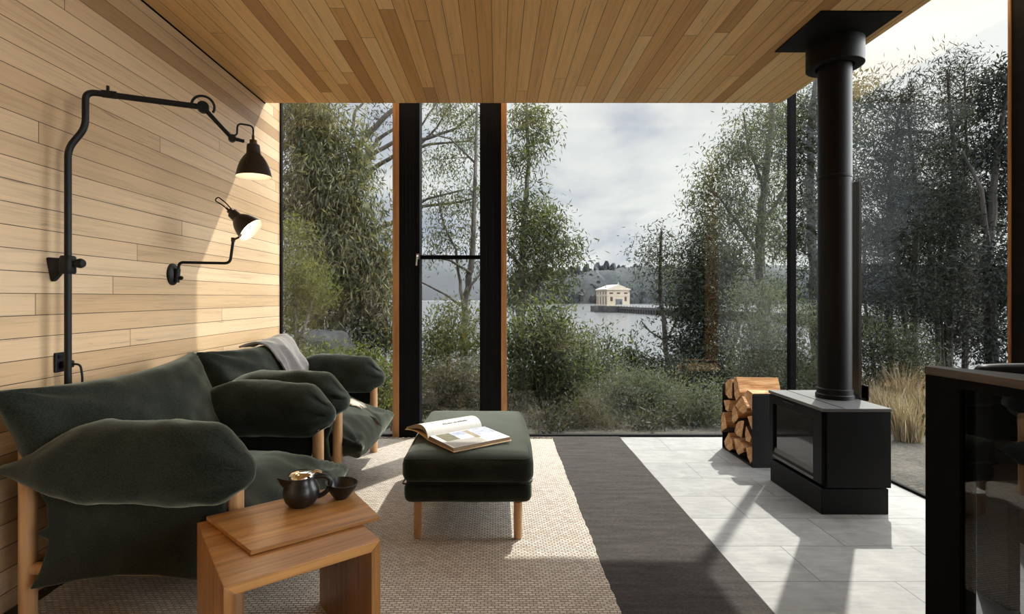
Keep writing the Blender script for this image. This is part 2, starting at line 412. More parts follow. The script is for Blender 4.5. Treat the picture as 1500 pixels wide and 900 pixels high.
def soft_box(lo, hi, r=.04, bulge=.012, n=22, seed=0):
    lo, hi = Vector(lo), Vector(hi); c = (lo+hi)/2; h = (hi-lo)/2; r = min(r, min(h)*.9)
    bm = bmesh.new(); bmesh.ops.create_cube(bm, size=2); bmesh.ops.subdivide_edges(bm, edges=bm.edges[:], cuts=n, use_grid_fill=True)
    mb = MB(); vs = []
    for v in bm.verts:
        p = Vector([math.copysign(1-(1-abs(a))**1.5, a)*b for a, b in zip(v.co, h)])
        q = Vector([max(-(b-r), min(b-r, a)) for a, b in zip(p, h)]); d = p-q
        if d.length > 1e-9:
            p = q+d.normalized()*r
        nx = [a/b for a, b in zip(p, h)]
        for i in range(3):
            j, k = (i+1) % 3, (i+2) % 3
            p[i] += math.copysign(1, nx[i])*abs(nx[i])**6*bulge*(1-nx[j]**2)*(1-nx[k]**2)
        p += Vector((0, 0, 1))*fold_noise(p, .004, 4, seed)
        vs.append(c+p)
    fs = [tuple(v.index for v in f.verts) for f in bm.faces]; bm.free()
    return mb.add(vs, fs, True)
# ------------------------------------------------------------------ room shell
XL, XR, YW, ZC, ZT = -1.79, 2.45, 4.285, 2.65, 3.2
YC, XC, YB = 4.0, 2.19, -3.0
struct('floor', MB().box((XL-.15, YB, -.18), (XR+.05, YW+.05, 0)), M['tile'], 'pale grey stone tile floor beside the charcoal carpet', 'floor')
struct('wall_left', MB().box((XL-.15, YB, 0), (XL, YW+.03, ZT)), M['wall_wood'], 'pale timber board wall behind the green armchairs', 'wall')
struct('ceiling', MB().box((XL, YB, ZC), (XC, YC, ZT-.01)), M['ceil_wood'], 'warm timber board ceiling over the whole room', 'ceiling')
struct('wall_right', MB().box((XR, YB, 0), (XR+.15, -2.75, ZT)).box((XR, .6, 0), (XR+.15, 2.47, ZT)).box((XR, -2.75, 0), (XR+.15, .6, .15)).box((XR, -2.75, 2.6), (XR+.15, .6, ZT)), M['dark_boards'], 'near black timber board wall at the right edge', 'wall')
struct('trim_1', MB().box((XR-.006, 2.47, 0), (XR+.15, 2.484, ZT)), M['trim_wood'], 'thin timber edge where dark wall meets side glass', 'trim', bevel=.002)
wb = MB().box((XL-.15, YB-.15, 0), (XR+.15, YB, ZT))
struct('wall_back', wb, M['wall_wood'], 'timber board wall behind the viewpoint', 'wall')
def window(name, lo, hi, label, frame_boxes=(), glass='glass'):
    o = struct(name, MB().box(lo, hi), M[glass], label, 'window')
    if frame_boxes:
        mb = MB()
        for a, b in frame_boxes: mb.box(a, b)
        mb.build('window_frame', M['frame_black'], o, bevel=.003)
    return o
g0, g1 = YW, YW+.012
P1, P2, P3, P4 = -.852, -.800, -.632, -.625      # timber jamb, black post, glass of the left upright
Q1, Q2, Q3 = -.140, .034, .080                   # black post, timber jamb of the right upright
window('window_1', (XL, g0, .012), (P1, g1, ZT), 'tall fixed glass pane beside the timber wall',
       [((XL, g0-.012, 0), (P1, g1+.02, .016)), ((XL, g0-.012, 0), (XL+.012, g1+.02, ZT)), ((XL, g0-.01, ZT-.02), (P1, g1+.02, ZT))])
window('window_2', (P3, g0+.02, .05), (Q1, g1+.02, ZT), 'narrow glass pane with black transom between the two uprights',
       [((P3, g0-.0, 0), (Q1, g1+.05, .05)), ((P3, g0-.0, at(0, 379.5, YW).z), (Q1, g1+.05, at(0, 374, YW).z)), ((P3, g0, ZT-.04), (Q1, g1+.05, ZT))])
window('window_3', (Q3, g0, .012), (XR-.03, g1, ZT), 'wide fixed glass pane overlooking the lake',
       [((Q3, g0-.012, 0), (XR-.03, g1+.02, .016)), ((Q3, g0-.01, ZT-.02), (XR, g1+.02, ZT))])
window('window_4', (XR, 2.495, .012), (XR+.012, YW-.02, ZT), 'side glass pane behind the wood stove',
       [((XR-.008, 2.495, 0), (XR+.02, YW-.02, .016))])
window('window_5', (XL, YC, ZT), (XR+.03, YW+.03, ZT+.012), 'glass roof strip between ceiling edge and window wall')
window('window_6', (XC, 2.47, ZT), (XR+.03, YC, ZT+.012), 'glass roof strip above the flue side of the room')
window('fill_window', (XR+.06, -2.75, .15), (XR+.07, .6, 2.6), 'wide side window added behind the viewpoint for fill light')  # unseen opening, added to let more daylight into the room
struct('trim_2', MB().box((P1, g0-.055, 0), (P2, g1+.05, ZT)), M['trim_wood'], 'timber jamb strip on the left black upright', 'trim', bevel=.002)
lp = struct('trim_3', MB().box((P2, g0-.05, 0), (P3, g1+.08, ZT)), M['post_black'], 'broad black upright left of the narrow pane', 'upright')
struct('trim_4', MB().box((Q1, g0-.05, 0), (Q2, g1+.08, ZT)), M['post_black'], 'broad black upright right of the narrow pane', 'upright')
struct('trim_5', MB().box((Q2, g0-.055, 0), (Q3, g1+.05, ZT)), M['trim_wood'], 'timber jamb strip on the right black upright', 'trim', bevel=.002)
struct('shadow_strip', MB().box((XL, YB, ZC-.007), (XL+.006, YC, ZC)), M['frame_black'], 'thin black strip in place of the shadow between timber wall and ceiling', 'trim')  # black strip stands in for the shade along the corner joint
struct('trim_6', MB().box((XR-.045, YW-.03, 0), (XR+.005, YW+.02, ZT)), M['frame_black'], 'slender black corner post where two glass walls meet', 'post', bevel=.002)
p = at(612, 376, g0-.05)
hd = MB().box((p.x-.012, p.y-.012, p.z-.022), (p.x+.012, p.y, p.z+.022)).tube(smooth_path([(p.x, p.y-.008, p.z), (p.x, p.y-.04, p.z), (p.x-.006, p.y-.042, p.z-.075)], 4, .015), .007, 8)
hd.build('latch_handle', mat_plain('satin chrome', (.55, .55, .55), .3, 1), lp)

# ------------------------------------------------------------------ floor coverings
tag(MB().box((XL+.002, YB+.01, .0), (1.005, YW-.012, .006)).build('carpet', M['carpet'], bevel=.002), 'flat charcoal carpet strip between cream rug and stone tiles', 'carpet')
rg = thing('area_rug', 'cream chunky woven rug under ottoman and armchairs', 'rug', (-.63, 1.8, .006))
RX0, RX1, RY0, RY1 = -1.715, .443, -.9, 4.17
mb = MB(); n, m = 60, 160; rnd = random.Random(4)
vs = []; 
for k, z in ((0, .0065), (1, .017)):
    for i in range(n+1):
        for j in range(m+1):
            x = RX0+(RX1-RX0)*i/n; y = RY0+(RY1-RY0)*j/m
            if i in (0, n): x += .0035*math.sin(j*2.1)+.003*math.sin(j*.37)
            if j in (0, m): y += .004*math.sin(i*1.7)
            zz = z+(fold_noise((x, y, 0), .002, 3, 2) if k else 0)
            vs.append((x, y, zz))
I = lambda k, i, j: k*(n+1)*(m+1)+i*(m+1)+j
fs = [(I(1, i, j), I(1, i+1, j), I(1, i+1, j+1), I(1, i, j+1)) for i in range(n) for j in range(m)]
fs += [(I(0, i, 0), I(0, i+1, 0), I(1, i+1, 0), I(1, i, 0)) for i in range(n)]+[(I(1, i, m), I(1, i+1, m), I(0, i+1, m), I(0, i, m)) for i in range(n)]
fs += [(I(1, 0, j), I(1, 0, j+1), I(0, 0, j+1), I(0, 0, j)) for j in range(m)]+[(I(0, n, j), I(0, n, j+1), I(1, n, j+1), I(1, n, j)) for j in range(m)]
fs += [(I(0, 0, 0), I(0, 0, m), I(0, n, m), I(0, n, 0))]
mb.add(vs, fs).build('woven_field', M['rug'], rg)
hm = MB()
for i in range(46):
    x = RX0+.02+(RX1-RX0-.04)*i/45
    hm.tube([(x-.022, RY1-.012, .019), (x, RY1-.004, .021), (x+.022, RY1-.012, .019)], .006, 6)
hm.build('hem', M['rug'], rg)

# ------------------------------------------------------------------ armchair
def make_chair():
    root = thing('armchair', 'dark green cushioned armchair nearest, standing beside the side table', 'armchair', (0, 0, 0), 0, 'green armchairs along the timber wall')
    for sx, top, r in ((-.368, .655, .0265), (.36, .53, .0275)):
        for sy in (-1, 1):
            MB().lathe([(0, .017), (r*.94, .017), (r, .022), (r, top-.006), (r-.006, top), (0, top)], Matrix.Translation((sx, sy*.40, 0)), 24).build('leg', M['oak'], root)
    for sy in (-1, 1):
        MB().tube([(-.36, sy*.40, .205), (.36, sy*.40, .205)], .021, 14).build('side_rail', M['oak'], root)
    MB().tube([(.36, -.40, .225), (.36, .40, .225)], .018, 14).build('front_rail', M['oak'], root)
    MB().tube([(-.36, -.40, .225), (-.36, .40, .225)], .018, 14).build('back_rail', M['oak'], root)
    out = [(-.31, .56), (.34, .56), (.345, .42), (.315, .34), (.325, .25), (.355, .165), (.27, .19), (.12, .208), (-.02, .207), (-.15, .19), (-.25, .168), (-.322, .155),
           (-.285, .22), (-.262, .29), (-.256, .325), (-.297, .345), (-.257, .375), (-.262, .45)]
    for sy in (-1, 1):
        mb = MB(); mb.prism(out, -.018, .018, lambda x, y, z, sy=sy: (x, sy*(.435)+z, y))
        mb.build('side_panel', M['fabric'], root, bevel=.010, seg=3)
    MB().box((-.34, -.405, .19), (.34, .405, .225)).build('seat_sling', M['fabric'], root, bevel=.012)
    MB().prism([(-.30, .23), (-.27, .23), (-.40, .74), (-.43, .74)], -.36, .36, lambda x, y, z: (x, z, y)).build('back_sling', M['fabric'], root, bevel=.01)
    def wa(sy):
        def f(q, u, s):
            x, y, z = q
            k = sstep(-.25, -1.0, u); f_ = sstep(.6, 1.0, u)
            z += .024*(1-u*u)*max(s, 0)-.02*f_-.015*k-.008
            y = y*(1-.1*s)*(1-.25*k)
            return (x+.0, sy*.425+y, z+.585)
        return f
    for sy, sd in ((-1, 3), (1, 8)):
        bolster(.88, .255, .225, seed=sd, warp=wa(sy)).build('arm_cushion', M['fabric'], root, angle=75)
    def ws(q, u, v):
        x, y, z = q                      # x across the chair, z front-back, y thickness
        fx = z+.125
        drop = .085*sstep(.16, .52, fx)*(1-.55*abs(u)**3)
        return (fx, x, .325+y*(1+.25*sstep(.1, .45, fx))-drop)
    pillow(.84, .77, .235, seed=5, ear=.07, warp=ws, p=.38, wr=.014).build('seat_cushion', M['fabric'], root, angle=80)
    def wk(q, u, v):
        x, y, z = q
        a = R(-5.0); up = Vector((-.30, 0, .954)); fw = Vector((.954, 0, .30)); al = Vector((0, 1, 0))
        sag = -.012*(1-u*u)*max(v, 0)
        p_ = Vector((-.255, .0, .615))+al*(x*(1-.13*max(-v, 0)))+up*(z+sag)+fw*(y*(.85+.3*(v < 0)*abs(v)))
        p_.x += -.05*abs(u)**3*max(v, 0) + .055*x
        p_.z += .012*u
        return p_
    pillow(1.02, .50, .30, seed=11, ear=.085, warp=wk, p=.36, wr=.02, pinch=.02).build('back_cushion', M['fabric'], root, angle=80)
    return root
ch1 = make_chair()
ch2 = copy_tree(ch1)
ch1.location = (-1.262, 2.205, 0); ch1.rotation_euler.z = R(-.8)
ch2.location = (-1.275, 3.42, 0); ch2.rotation_euler.z = R(-1.4)
ch2['label'] = 'dark green cushioned armchair by the window with grey throw over its back'
bpy.context.view_layer.update()

# ------------------------------------------------------------------ throw blanket over the second chair
def bvh_of(root, names):
    vs = []; fs = []
    for ch in root.children:
        if ch.name.split('.')[0] in names:
            o = len(vs); mw = ch.matrix_world
            vs += [mw @ v.co for v in ch.data.vertices]; fs += [tuple(o+i for i in p.vertices) for p in ch.data.polygons]
    return BVHTree.FromPolygons(vs, fs)
bv = bvh_of(ch2, ('back_cushion', 'seat_cushion', 'back_sling'))
bt = thing('throw_blanket', 'crumpled grey wool throw draped over back of far armchair', 'blanket', (-1.5, 3.6, .6))
def drape(nu, nv, fn, off):
    g = []
    for i in range(nu+1):
        for j in range(nv+1):
            g.append(fn(i/nu, j/nv, off))
    return g
AX = Vector((-1.47, 0, .60))
def ray_pt(ang, y, off):
    d = Vector((math.cos(ang), 0, math.sin(ang))); o = Vector((AX.x, y, AX.z))+d*.75
    h = bv.ray_cast(o, -d)
    if h[0] is None: return Vector((AX.x, y, AX.z))+d*.12
    r = .75-h[3]
    return Vector((AX.x, y, AX.z))+d*(max(r, .07)+off)
def bl(u, v, off):
    ang = R(128)-R(166)*u                   # behind the top, over, down the front
    yc = 3.585+.10*u; hw = .265-.07*u
    y = yc+(v*2-1)*hw
    fold = .018*math.sin(v*17+u*2.2)+.010*math.sin(v*31+1+u*5)
    fold *= .35+.9*u
    y += .02*math.sin(u*7+v*4)
    return ray_pt(ang, y, off+.014+fold*.8+.012)
NU, NV = 60, 60
top = drape(NU, NV, bl, .006); bot = drape(NU, NV, bl, -.006)
mb = MB(); I = lambda i, j: i*(NV+1)+j; K = (NU+1)*(NV+1)
# soften along both directions
def relax(g, it=2):
    for _ in range(it):
        h = [p.copy() for p in g]
        for i in range(1, NU):
            for j in range(1, NV):
                h[I(i, j)] = g[I(i, j)]*.5+(g[I(i-1, j)]+g[I(i+1, j)]+g[I(i, j-1)]+g[I(i, j+1)])*.125
        g = h
    return g
top, bot = relax(top), relax(bot)
fs = [(I(i, j), I(i+1, j), I(i+1, j+1), I(i, j+1)) for i in range(NU) for j in range(NV)]+[tuple(K+a for a in (I(i, j+1), I(i+1, j+1), I(i+1, j), I(i, j))) for i in range(NU) for j in range(NV)]
fs += [(I(i, 0), K+I(i, 0), K+I(i+1, 0), I(i+1, 0)) for i in range(NU)]+[(I(i+1, NV), K+I(i+1, NV), K+I(i, NV), I(i, NV)) for i in range(NU)]
fs += [(I(0, j+1), K+I(0, j+1), K+I(0, j), I(0, j)) for j in range(NV)]+[(I(NU, j), K+I(NU, j), K+I(NU, j+1), I(NU, j+1)) for j in range(NV)]
mb.add(top+bot, fs, True).build('cloth', M['blanket'], bt, angle=80)
fr = MB(); rnd = random.Random(9)
for k in range(26):                          # pale fringe lying on the seat
    y = 3.46+.16*k/25; x0 = -1.03+.02*math.sin(k); pts = []
    for s in range(6):
        x = x0+.022*s; h = bv.ray_cast(Vector((x, y, 1.2)), Vector((0, 0, -1)))
        z = h[0].z if h[0] else .42
        pts.append((x, y+.012*math.sin(s*1.7+k), z+.012))
    fr.tube(pts, [.008, .008, .0075, .006, .005, .003], 6)
fr.build('fringe', M['fringe'], bt)

# ------------------------------------------------------------------ ottoman + open book
ot = thing('ottoman', 'dark green double cushion ottoman in the middle of the rug', 'ottoman', (-.137, 2.92, 0))
OX0, OX1, OY0, OY1 = -.443, .170, 2.405, 3.44
soft_box((OX0+.006, OY0+.008, .187), (OX1-.006, OY1-.008, .283), .035, .008, seed=2).build('base_cushion', M['fabric'], ot, angle=80)
up_ = soft_box((OX0, OY0, .280), (OX1, OY1, .405), .042, .016, seed=3).build('seat_cushion', M['fabric'], ot, angle=80)
for z in (.284, .394):
    e = .004 if z < .3 else .010
    pts = smooth_path([(OX0+.02, OY0+e, z), (OX1-e, OY0+e, z), (OX1-e, OY1-e, z), (OX0+e, OY1-e, z), (OX0+e, OY0+e, z), (OX0+.03, OY0+e, z)], 6, .05)
    MB().tube(pts, .0032, 6).build('piping', M['fabric'], up_)
for x in (-.3725, .0987):
    for y in (2.445, 3.37):
        MB().lathe([(0, .017), (.0175, .017), (.0195, .022), (.0205, .19), (0, .19)], Matrix.Translation((x, y, 0)), 20).build('leg', M['oak'], ot)
tb = .4215
bk = thing('open_book', 'open hardback picture book lying on the green ottoman', 'book', (-.355, 2.645, tb))
S = Vector((.585, -.811, 0)).normalized(); T_ = Vector((.811, .585, 0)).normalized(); O = Vector((-.352, 2.648, tb))
W, Hh = .255, .335
fr_ = lambda s, t, z: O+S*s+T_*t+Vector((0, 0, z))
def zr(s):  # right pages
    s = max(s, 0); return .0035+.021*min(1, (s/.018))**.6*(1-.30*s/W)
def zl(s):  # left pages arch up from the spine
    k = -s/W; return .004+.062*math.sin(math.pi*min(1, k*1.02)**.62)**.9*(1-.35*k)+.010*k
def zlb(s): # underside of the left block
    k = -s/W; return .0035+.040*math.sin(math.pi*min(1, k)**.62)**1.0*(1-.35*k)+.002*k
MB().prism([(.0, 0), (W+.005, 0), (W+.005, .003), (0, .003)], -.004, Hh+.004, lambda s, z, t: fr_(s, t, z)).build('front_cover', M['cover'], bk)
def lc(s): return .016*math.sin(math.pi*min(1, -s/W))
pl = [(-W-.004+(W+.004)*i/14, lc(-W+W*i/14)) for i in range(15)]
MB().prism(pl+[(s, z+.003) for s, z in pl[::-1]], -.004, Hh+.004, lambda s, z, t: fr_(s, t, z)).build('back_cover', M['cover'], bk)
def block(fz, fb, s0, s1, name):
    N = 26; prof = [(s0+(s1-s0)*i/N) for i in range(N+1)]
    poly = [(s, fz(s)) for s in prof]+[(s, fb(s)) for s in prof[::-1]]
    o = MB().prism(poly, 0, Hh, lambda s, z, t: fr_(s, t, z)).build(name, M['page_edge'], bk)
    sh = MB(); N2 = 26
    vs = []; 
    for i in range(N2+1):
        s = s0+(s1-s0)*i/N2
        for t in (0.0, Hh): vs.append(fr_(s, t, fz(s)+.0009))
    vb = [v-Vector((0, 0, .0006)) for v in vs]
    fs = [(2*i, 2*i+2, 2*i+3, 2*i+1) for i in range(N2)]; n = len(vs)
    sh.add(vs+vb, fs+[tuple(n+a for a in f[::-1]) for f in fs]+[(2*i, n+2*i, n+2*i+2, 2*i+2) for i in range(N2)]+[(2*i+1, 2*i+3, n+2*i+3, n+2*i+1) for i in range(N2)]+[(0, 1, n+1, n), (2*N2, n+2*N2, n+2*N2+1, 2*N2+1)], True)
    sh.build('page', M['paper'], o)
    return o
rb = block(zr, lambda s: .0032, 0, W-.004, 'right_pages')
lb = block(zl, zlb, -W+.006, 0, 'left_pages')
def patch(fz, s0, s1, t0, t1, mat, par, name='printed_picture'):
    N = 12; vs = [fr_(s0+(s1-s0)*i/N, t, fz(s0+(s1-s0)*i/N)+e) for e in (.0014, .0010) for i in range(N+1) for t in (t0, t1)]; n = 2*(N+1)
    fs = [(2*i, 2*i+2, 2*i+3, 2*i+1) for i in range(N)]+[(n+2*i+1, n+2*i+3, n+2*i+2, n+2*i) for i in range(N)]
    MB().add(vs, fs, True).build(name, mat, par)
patch(zr, .025, .15, .025, .105, M['print_olive'], rb)
patch(zr, .025, .095, .105, .185, M['print_sky'], rb)
patch(zr, .012, .135, .215, .330, M['print_sky'], rb)
patch(zr, .03, .17, .185, .215, M['print_tan'], rb)
patch(zr, .155, .245, .01, .20, M['print_text'], rb, 'text_block')
rnd = random.Random(3)
dk = MB()
for k in range(34):                          # inked treeline on the left page
    t = .11+.15*k/33; h = .012+.016*rnd.random()*(1.3-abs(k-14)/22)
    s0 = -.036; w = .0032
    vs = [fr_(s0, t-w, zl(s0)+.0016), fr_(s0, t+w, zl(s0)+.0016), fr_(s0-h, t+rnd.uniform(-.003, .003), zl(s0-h)+.0016)]
    dk.add(vs, [(0, 1, 2)])
dk.build('printed_picture', M['print_dark'], lb)

# ------------------------------------------------------------------ side table, teapot, bowl
ZB = .42
A, B_, Cc = on_z(327, 861, ZB), on_z(557.5, 791.5, ZB), on_z(301, 762, ZB)
ex = (B_-A); ex.z = 0; wx = ex.length; ex.normalize(); ey = Vector((-ex.y, ex.x, 0)); dy = .47
st = thing('side_table', 'blackwood side table with bent over legs beside the near armchair', 'side table', (A.x+.05, A.y+.25, 0), math.atan2(ex.y, ex.x))
fr2 = lambda x, y, z: A+ex*x+ey*y+Vector((0, 0, z-ZB))
th = .029
MB().prism([(0, ZB), (wx, ZB), (wx-th, ZB-th), (th, ZB-th)], 0, dy, lambda x, z, y: fr2(x, y, z)).build('table_frame_top', M['table'], st, bevel=.0015)
MB().prism([(0, ZB), (th, ZB-th), (th, .018), (0, .018)], 0, dy, lambda x, z, y: fr2(x, y, z)).build('leg_panel', M['table_v'], st, bevel=.0015)
MB().prism([(wx, ZB), (wx-th, ZB-th), (wx-th, .018), (wx, .018)], 0, dy, lambda x, z, y: fr2(x, y, z)).build('leg_panel', M['table_v'], st, bevel=.0015)
ZP = ZB+.014
tp = [on_z(302, 757, ZP), on_z(367.5, 807.5, ZP), on_z(556.5, 756.5, ZP), on_z(507, 709.5, ZP)]
MB().prism([(p.x, p.y) for p in tp], ZB+.0015, ZP).build('tabletop', M['table'], st, bevel=.0012)
c = on_z(449, 745, ZP); c.y += .028; c.x -= .028
pot = thing('teapot', 'squat black stoneware teapot with polished metal lid on the side table', 'teapot', (c.x, c.y, ZP))
T0 = Matrix.Translation((c.x, c.y, ZP))
prof = [(0, 0), (.034, 0), (.040, .003), (.053, .018), (.0605, .040), (.059, .060), (.051, .076), (.046, .086), (.0455, .099), (.041, .1005), (.039, .098), (.039, .085), (0, .08)]
MB().lathe(prof, T0, 40).build('pot_body', M['ceramic'], pot)
# pouring lip: a flat topped beak
d = Vector((-.86, -.50, 0)); sd = Vector((.50, -.86, 0))
sv = []; 
rows = [(.036, .030, .098, .048), (.052, .024, .101, .062), (.066, .014, .104, .078), (.079, .003, .107, .103)]
for dd, w, zt, zb in rows:
    for a, z in ((-w, zt), (w, zt), (w*.7, (zt+zb)/2), (0, zb), (-w*.7, (zt+zb)/2)):
        sv.append(c+d*dd+sd*a+Vector((0, 0, z)))
sf = [(i*5+k, i*5+(k+1) % 5, (i+1)*5+(k+1) % 5, (i+1)*5+k) for i in range(3) for k in range(5)]+[(0, 1, 2, 3, 4), (15, 19, 18, 17, 16)]
MB().add(sv, sf, True).build('spout', M['ceramic'], pot, bevel=.002, angle=50)
lid = MB().lathe([(.0435, .0995), (.0440, .103), (.041, .108), (.030, .114), (.014, .117), (0, .118)], T0, 36).build('lid', M['lid'], pot)
hdv = Vector((.93, .37, 0))
MB().tube(smooth_path([c+hdv*.034+Vector((0, 0, .104)), c+hdv*.050+Vector((0, 0, .112)), c+hdv*.066+Vector((0, 0, .104))], 5, .01), .006, 10).build('hinge', M['lid'], lid)
hp = [c+hdv*x+Vector((0, 0, z)) for x, z in ((.040, .092), (.066, .094), (.088, .086), (.097, .066), (.088, .040), (.068, .026), (.048, .022))]
MB().tube(smooth_path(hp, 5, .02), [.0085 for _ in smooth_path(hp, 5, .02)], 14).build('handle', M['ceramic'], pot)
b = on_z(496, 733, ZP); b.y += .022
bw = MB().lathe([(0, 0), (.024, 0), (.026, .004), (.040, .022), (.053, .046), (.0565, .056), (.0545, .0565), (.050, .047), (.036, .022), (.018, .009), (0, .008)], Matrix.Translation((b.x, b.y, ZP)) @ Matrix.Rotation(R(5), 4, 'Y'), 40)
tag(bw.build('tea_bowl', M['ceramic']), 'small flared black stoneware bowl behind the teapot', 'bowl')

# ------------------------------------------------------------------ wall lamps
def shade(root, apex, axis, L=.155, rad=.0785, big=1.0):
    z = Vector(axis).normalized(); mt = Matrix.Translation(apex) @ z.to_track_quat('Z', 'Y').to_matrix().to_4x4()
    op = [(0, 0), (.024, 0), (.0275, .003), (.029, .020), (.030, .038), (.033, .046), (.043, .057), (.056, .078), (.0655, .101), (.072, .124), (.0755, .142), (rad, .147), (rad, .149)]
    ip = [(rad-.0015, .149), (.0738, .142), (.070, .124), (.0635, .101), (.054, .079), (.041, .059), (.026, .05), (0, .048)]
    sh = MB().lathe(op, mt, 40).build('lamp_shade', M['shade_out'], root)
    MB().lathe([(rad, .149)]+ip, mt, 40).build('inner_lining', M['shade_in'], sh)
    MB().lathe([(0, -.042), (.0065, -.042), (.0065, -.022), (.016, -.020), (.016, -.005), (.019, -.004), (.019, .001), (0, .001)], mt, 20).build('socket', M['brass'], root)
    MB().lathe([(0, .050), (.012, .052), (.014, .066), (.024, .082), (.027, .096), (.022, .110), (.012, .119), (0, .121)], mt, 24).build('bulb', M['bulb'], root)
    pl = bpy.data.lights.new('lamp light', 'SPOT'); pl.energy = 5; pl.color = (1, .74, .46); pl.shadow_soft_size = .02; pl.spot_size = R(115); pl.spot_blend = .4
    lo = bpy.data.objects.new('lamp_light', pl); C.objects.link(lo); lo.location = xf_of(root).inverted() @ (mt @ Vector((0, 0, .148)))
    lo.rotation_euler = (-z).to_track_quat('Z', 'Y').to_euler(); lo.parent = root
    return mt
h = Vector((.889, .457, 0)).normalized(); PX, PY = -1.72, 2.08
P = lambda s, z: Vector((PX+h.x*s, PY+h.y*s, z))
l1 = thing('wall_lamp', 'tall black swing arm lamp on a floor to ceiling pole by the wall', 'lamp', (PX, PY, 0))
pts = smooth_path([P(0, .02), P(0, 1.747), P(.056, 1.839), P(.056, 1.986), P(.45, 1.992)], 8, .035)
MB().tube(pts, .0125, 16).build('pole', M['black'], l1)
MB().lathe([(0, .0065), (.030, .0065), (.030, .014), (.02, .02), (.0, .02)], Matrix.Translation((PX, PY, 0)), 28).build('base', M['black'], l1)
J = P(.472, 1.992)
jt = Matrix.Translation(J) @ Matrix.Rotation(math.atan2(h.y, h.x), 4, 'Z') @ Matrix.Rotation(R(90), 4, 'X')
MB().lathe([(0, -.022), (.020, -.022), (.024, -.016), (.024, .016), (.020, .022), (0, .022)], jt, 24).build('elbow_joint', M['black'], l1)
cl = []
for i in range(15):
    a = R(185)-R(215)*i/14; cl.append(J+h*(.052*math.cos(a)*.85)+Vector((0, 0, .045*math.sin(a)+.005)))
MB().tube(cl, .0055, 8).build('cable_loop', M['black'], l1)
E = P(.586, 1.870)
MB().tube([J, J*.5+E*.5, E], [.0105, .009, .009], 14).build('fore_arm', M['black'], l1)
MB().lathe([(0, -.012), (.016, -.012), (.016, .012), (0, .012)], Matrix.Translation(E) @ jt.to_3x3().to_4x4(), 18).tube([E, E+h*.05+Vector((0, 0, -.006))], .008, 10).build('swivel', M['black'], l1)
ap = P(.673, 1.854)
shade(l1, ap, (0.02, 0, -1))
lp2 = smooth_path([E+Vector((0, 0, .012)), E+h*.02+Vector((0, 0, .02)), E+h*.022+Vector((0, 0, .072)), ap+Vector((0, 0, .085)), ap+Vector((0, 0, .02))], 6, .02)
MB().tube(lp2, .0042, 8).build('cable_loop', M['black'], l1)
t1 = P(.13, 2.003); MB().tube([t1, t1+Vector((0, 0, .02))], .006, 8).tube([t1+h*-.02+Vector((0, 0, -.015)), t1+h*.03+Vector((0, 0, -.014))], .0155, 12).build('collar', M['black'], l1)
# bracket
bz = on_x(97, 388, PX).z; y0 = PY
br = MB(); 
br.add([(XL+.001, y0-.028, bz+.030), (XL+.001, y0+.022, bz+.030), (XL+.001, y0+.028, bz-.070), (XL+.001, y0-.004, bz-.070),
        (PX-.015, y0-.016, bz+.026), (PX-.015, y0+.016, bz+.026), (PX-.015, y0+.016, bz-.022), (PX-.015, y0-.016, bz-.022)],
       [(0, 1, 2, 3), (4, 7, 6, 5), (0, 4, 5, 1), (1, 5, 6, 2), (2, 6, 7, 3), (3, 7, 4, 0)])
br.build('wall_bracket', M['black'], l1, bevel=.008, seg=3)
MB().lathe([(0, -.036), (.023, -.036), (.027, -.03), (.027, .03), (.023, .036), (0, .036)], Matrix.Translation((PX, PY, bz)), 24).build('clamp', M['black'], l1)
kb = Matrix.Translation((PX, PY, bz+.006)) @ Matrix.Rotation(R(90), 4, 'Y')
MB().lathe([(0, .02), (.010, .02), (.010, .035), (.018, .04), (.020, .052), (.015, .062), (0, .064)], kb, 20).build('clamp_knob', M['black'], l1)
# small lamp
bq = on_x(252, 402, XL)
l2 = thing('wall_lamp', 'small lit black wall lamp with tilted shade on a cranked arm', 'lamp', (XL, bq.y, bq.z))
bm_ = Matrix.Translation((XL, bq.y, bq.z)) @ Matrix.Rotation(R(90), 4, 'Y')
MB().lathe([(0, .0005), (.060, .0005), (.060, .008), (.052, .016), (.020, .022), (0, .022)], bm_ @ Matrix.Scale(.82, 4, (0, 1, 0)), 36).build('wall_plate', M['black'], l2)
Bz = Vector((XL+.035, bq.y, bq.z))
MB().tube([Bz+Vector((-.012, 0, -.045)), Bz+Vector((-.005, 0, .03))], .016, 16).build('pivot', M['black'], l2)
MB().lathe([(0, 0), (.008, 0), (.012, .008), (.008, .018), (0, .02)], Matrix.Translation(Bz+Vector((.006, .0, -.02))) @ Matrix.Rotation(R(90), 4, 'Y'), 14).build('screw_knob', M['brass'], l2)
e1 = at(337, 386, 2.94); e2 = at(341.5, 353, 2.94)
ap2 = at(339.5, 312, 2.93); axis = Vector((.70, -.02, -.62)); 
rim_in = e2+Vector((.05, -.01, .022))
MB().tube(smooth_path([Bz+Vector((.0, 0, .015)), Bz+Vector((.004, .0, .066)), e1, e2], 8, .03), .0078, 14).build('arm', M['black'], l2)
m2 = shade(l2, ap2, axis)
MB().lathe([(0, -.012), (.011, -.012), (.011, .012), (0, .012)], Matrix.Translation(e2+Vector((0, 0, .006))), 14).tube([e2+Vector((0, 0, .004)), m2 @ Vector((.0, 0, .13))+Vector((-.052, 0, -.05)), m2 @ Vector((.0, 0, .12))+Vector((-.035, 0, -.040))], .006, 8).build('swivel', M['brass'], l2)
a0 = m2 @ Vector((0, 0, -.028)); zx = -(axis.normalized()); wv = zx.cross(Vector((0, 1, 0))).normalized()
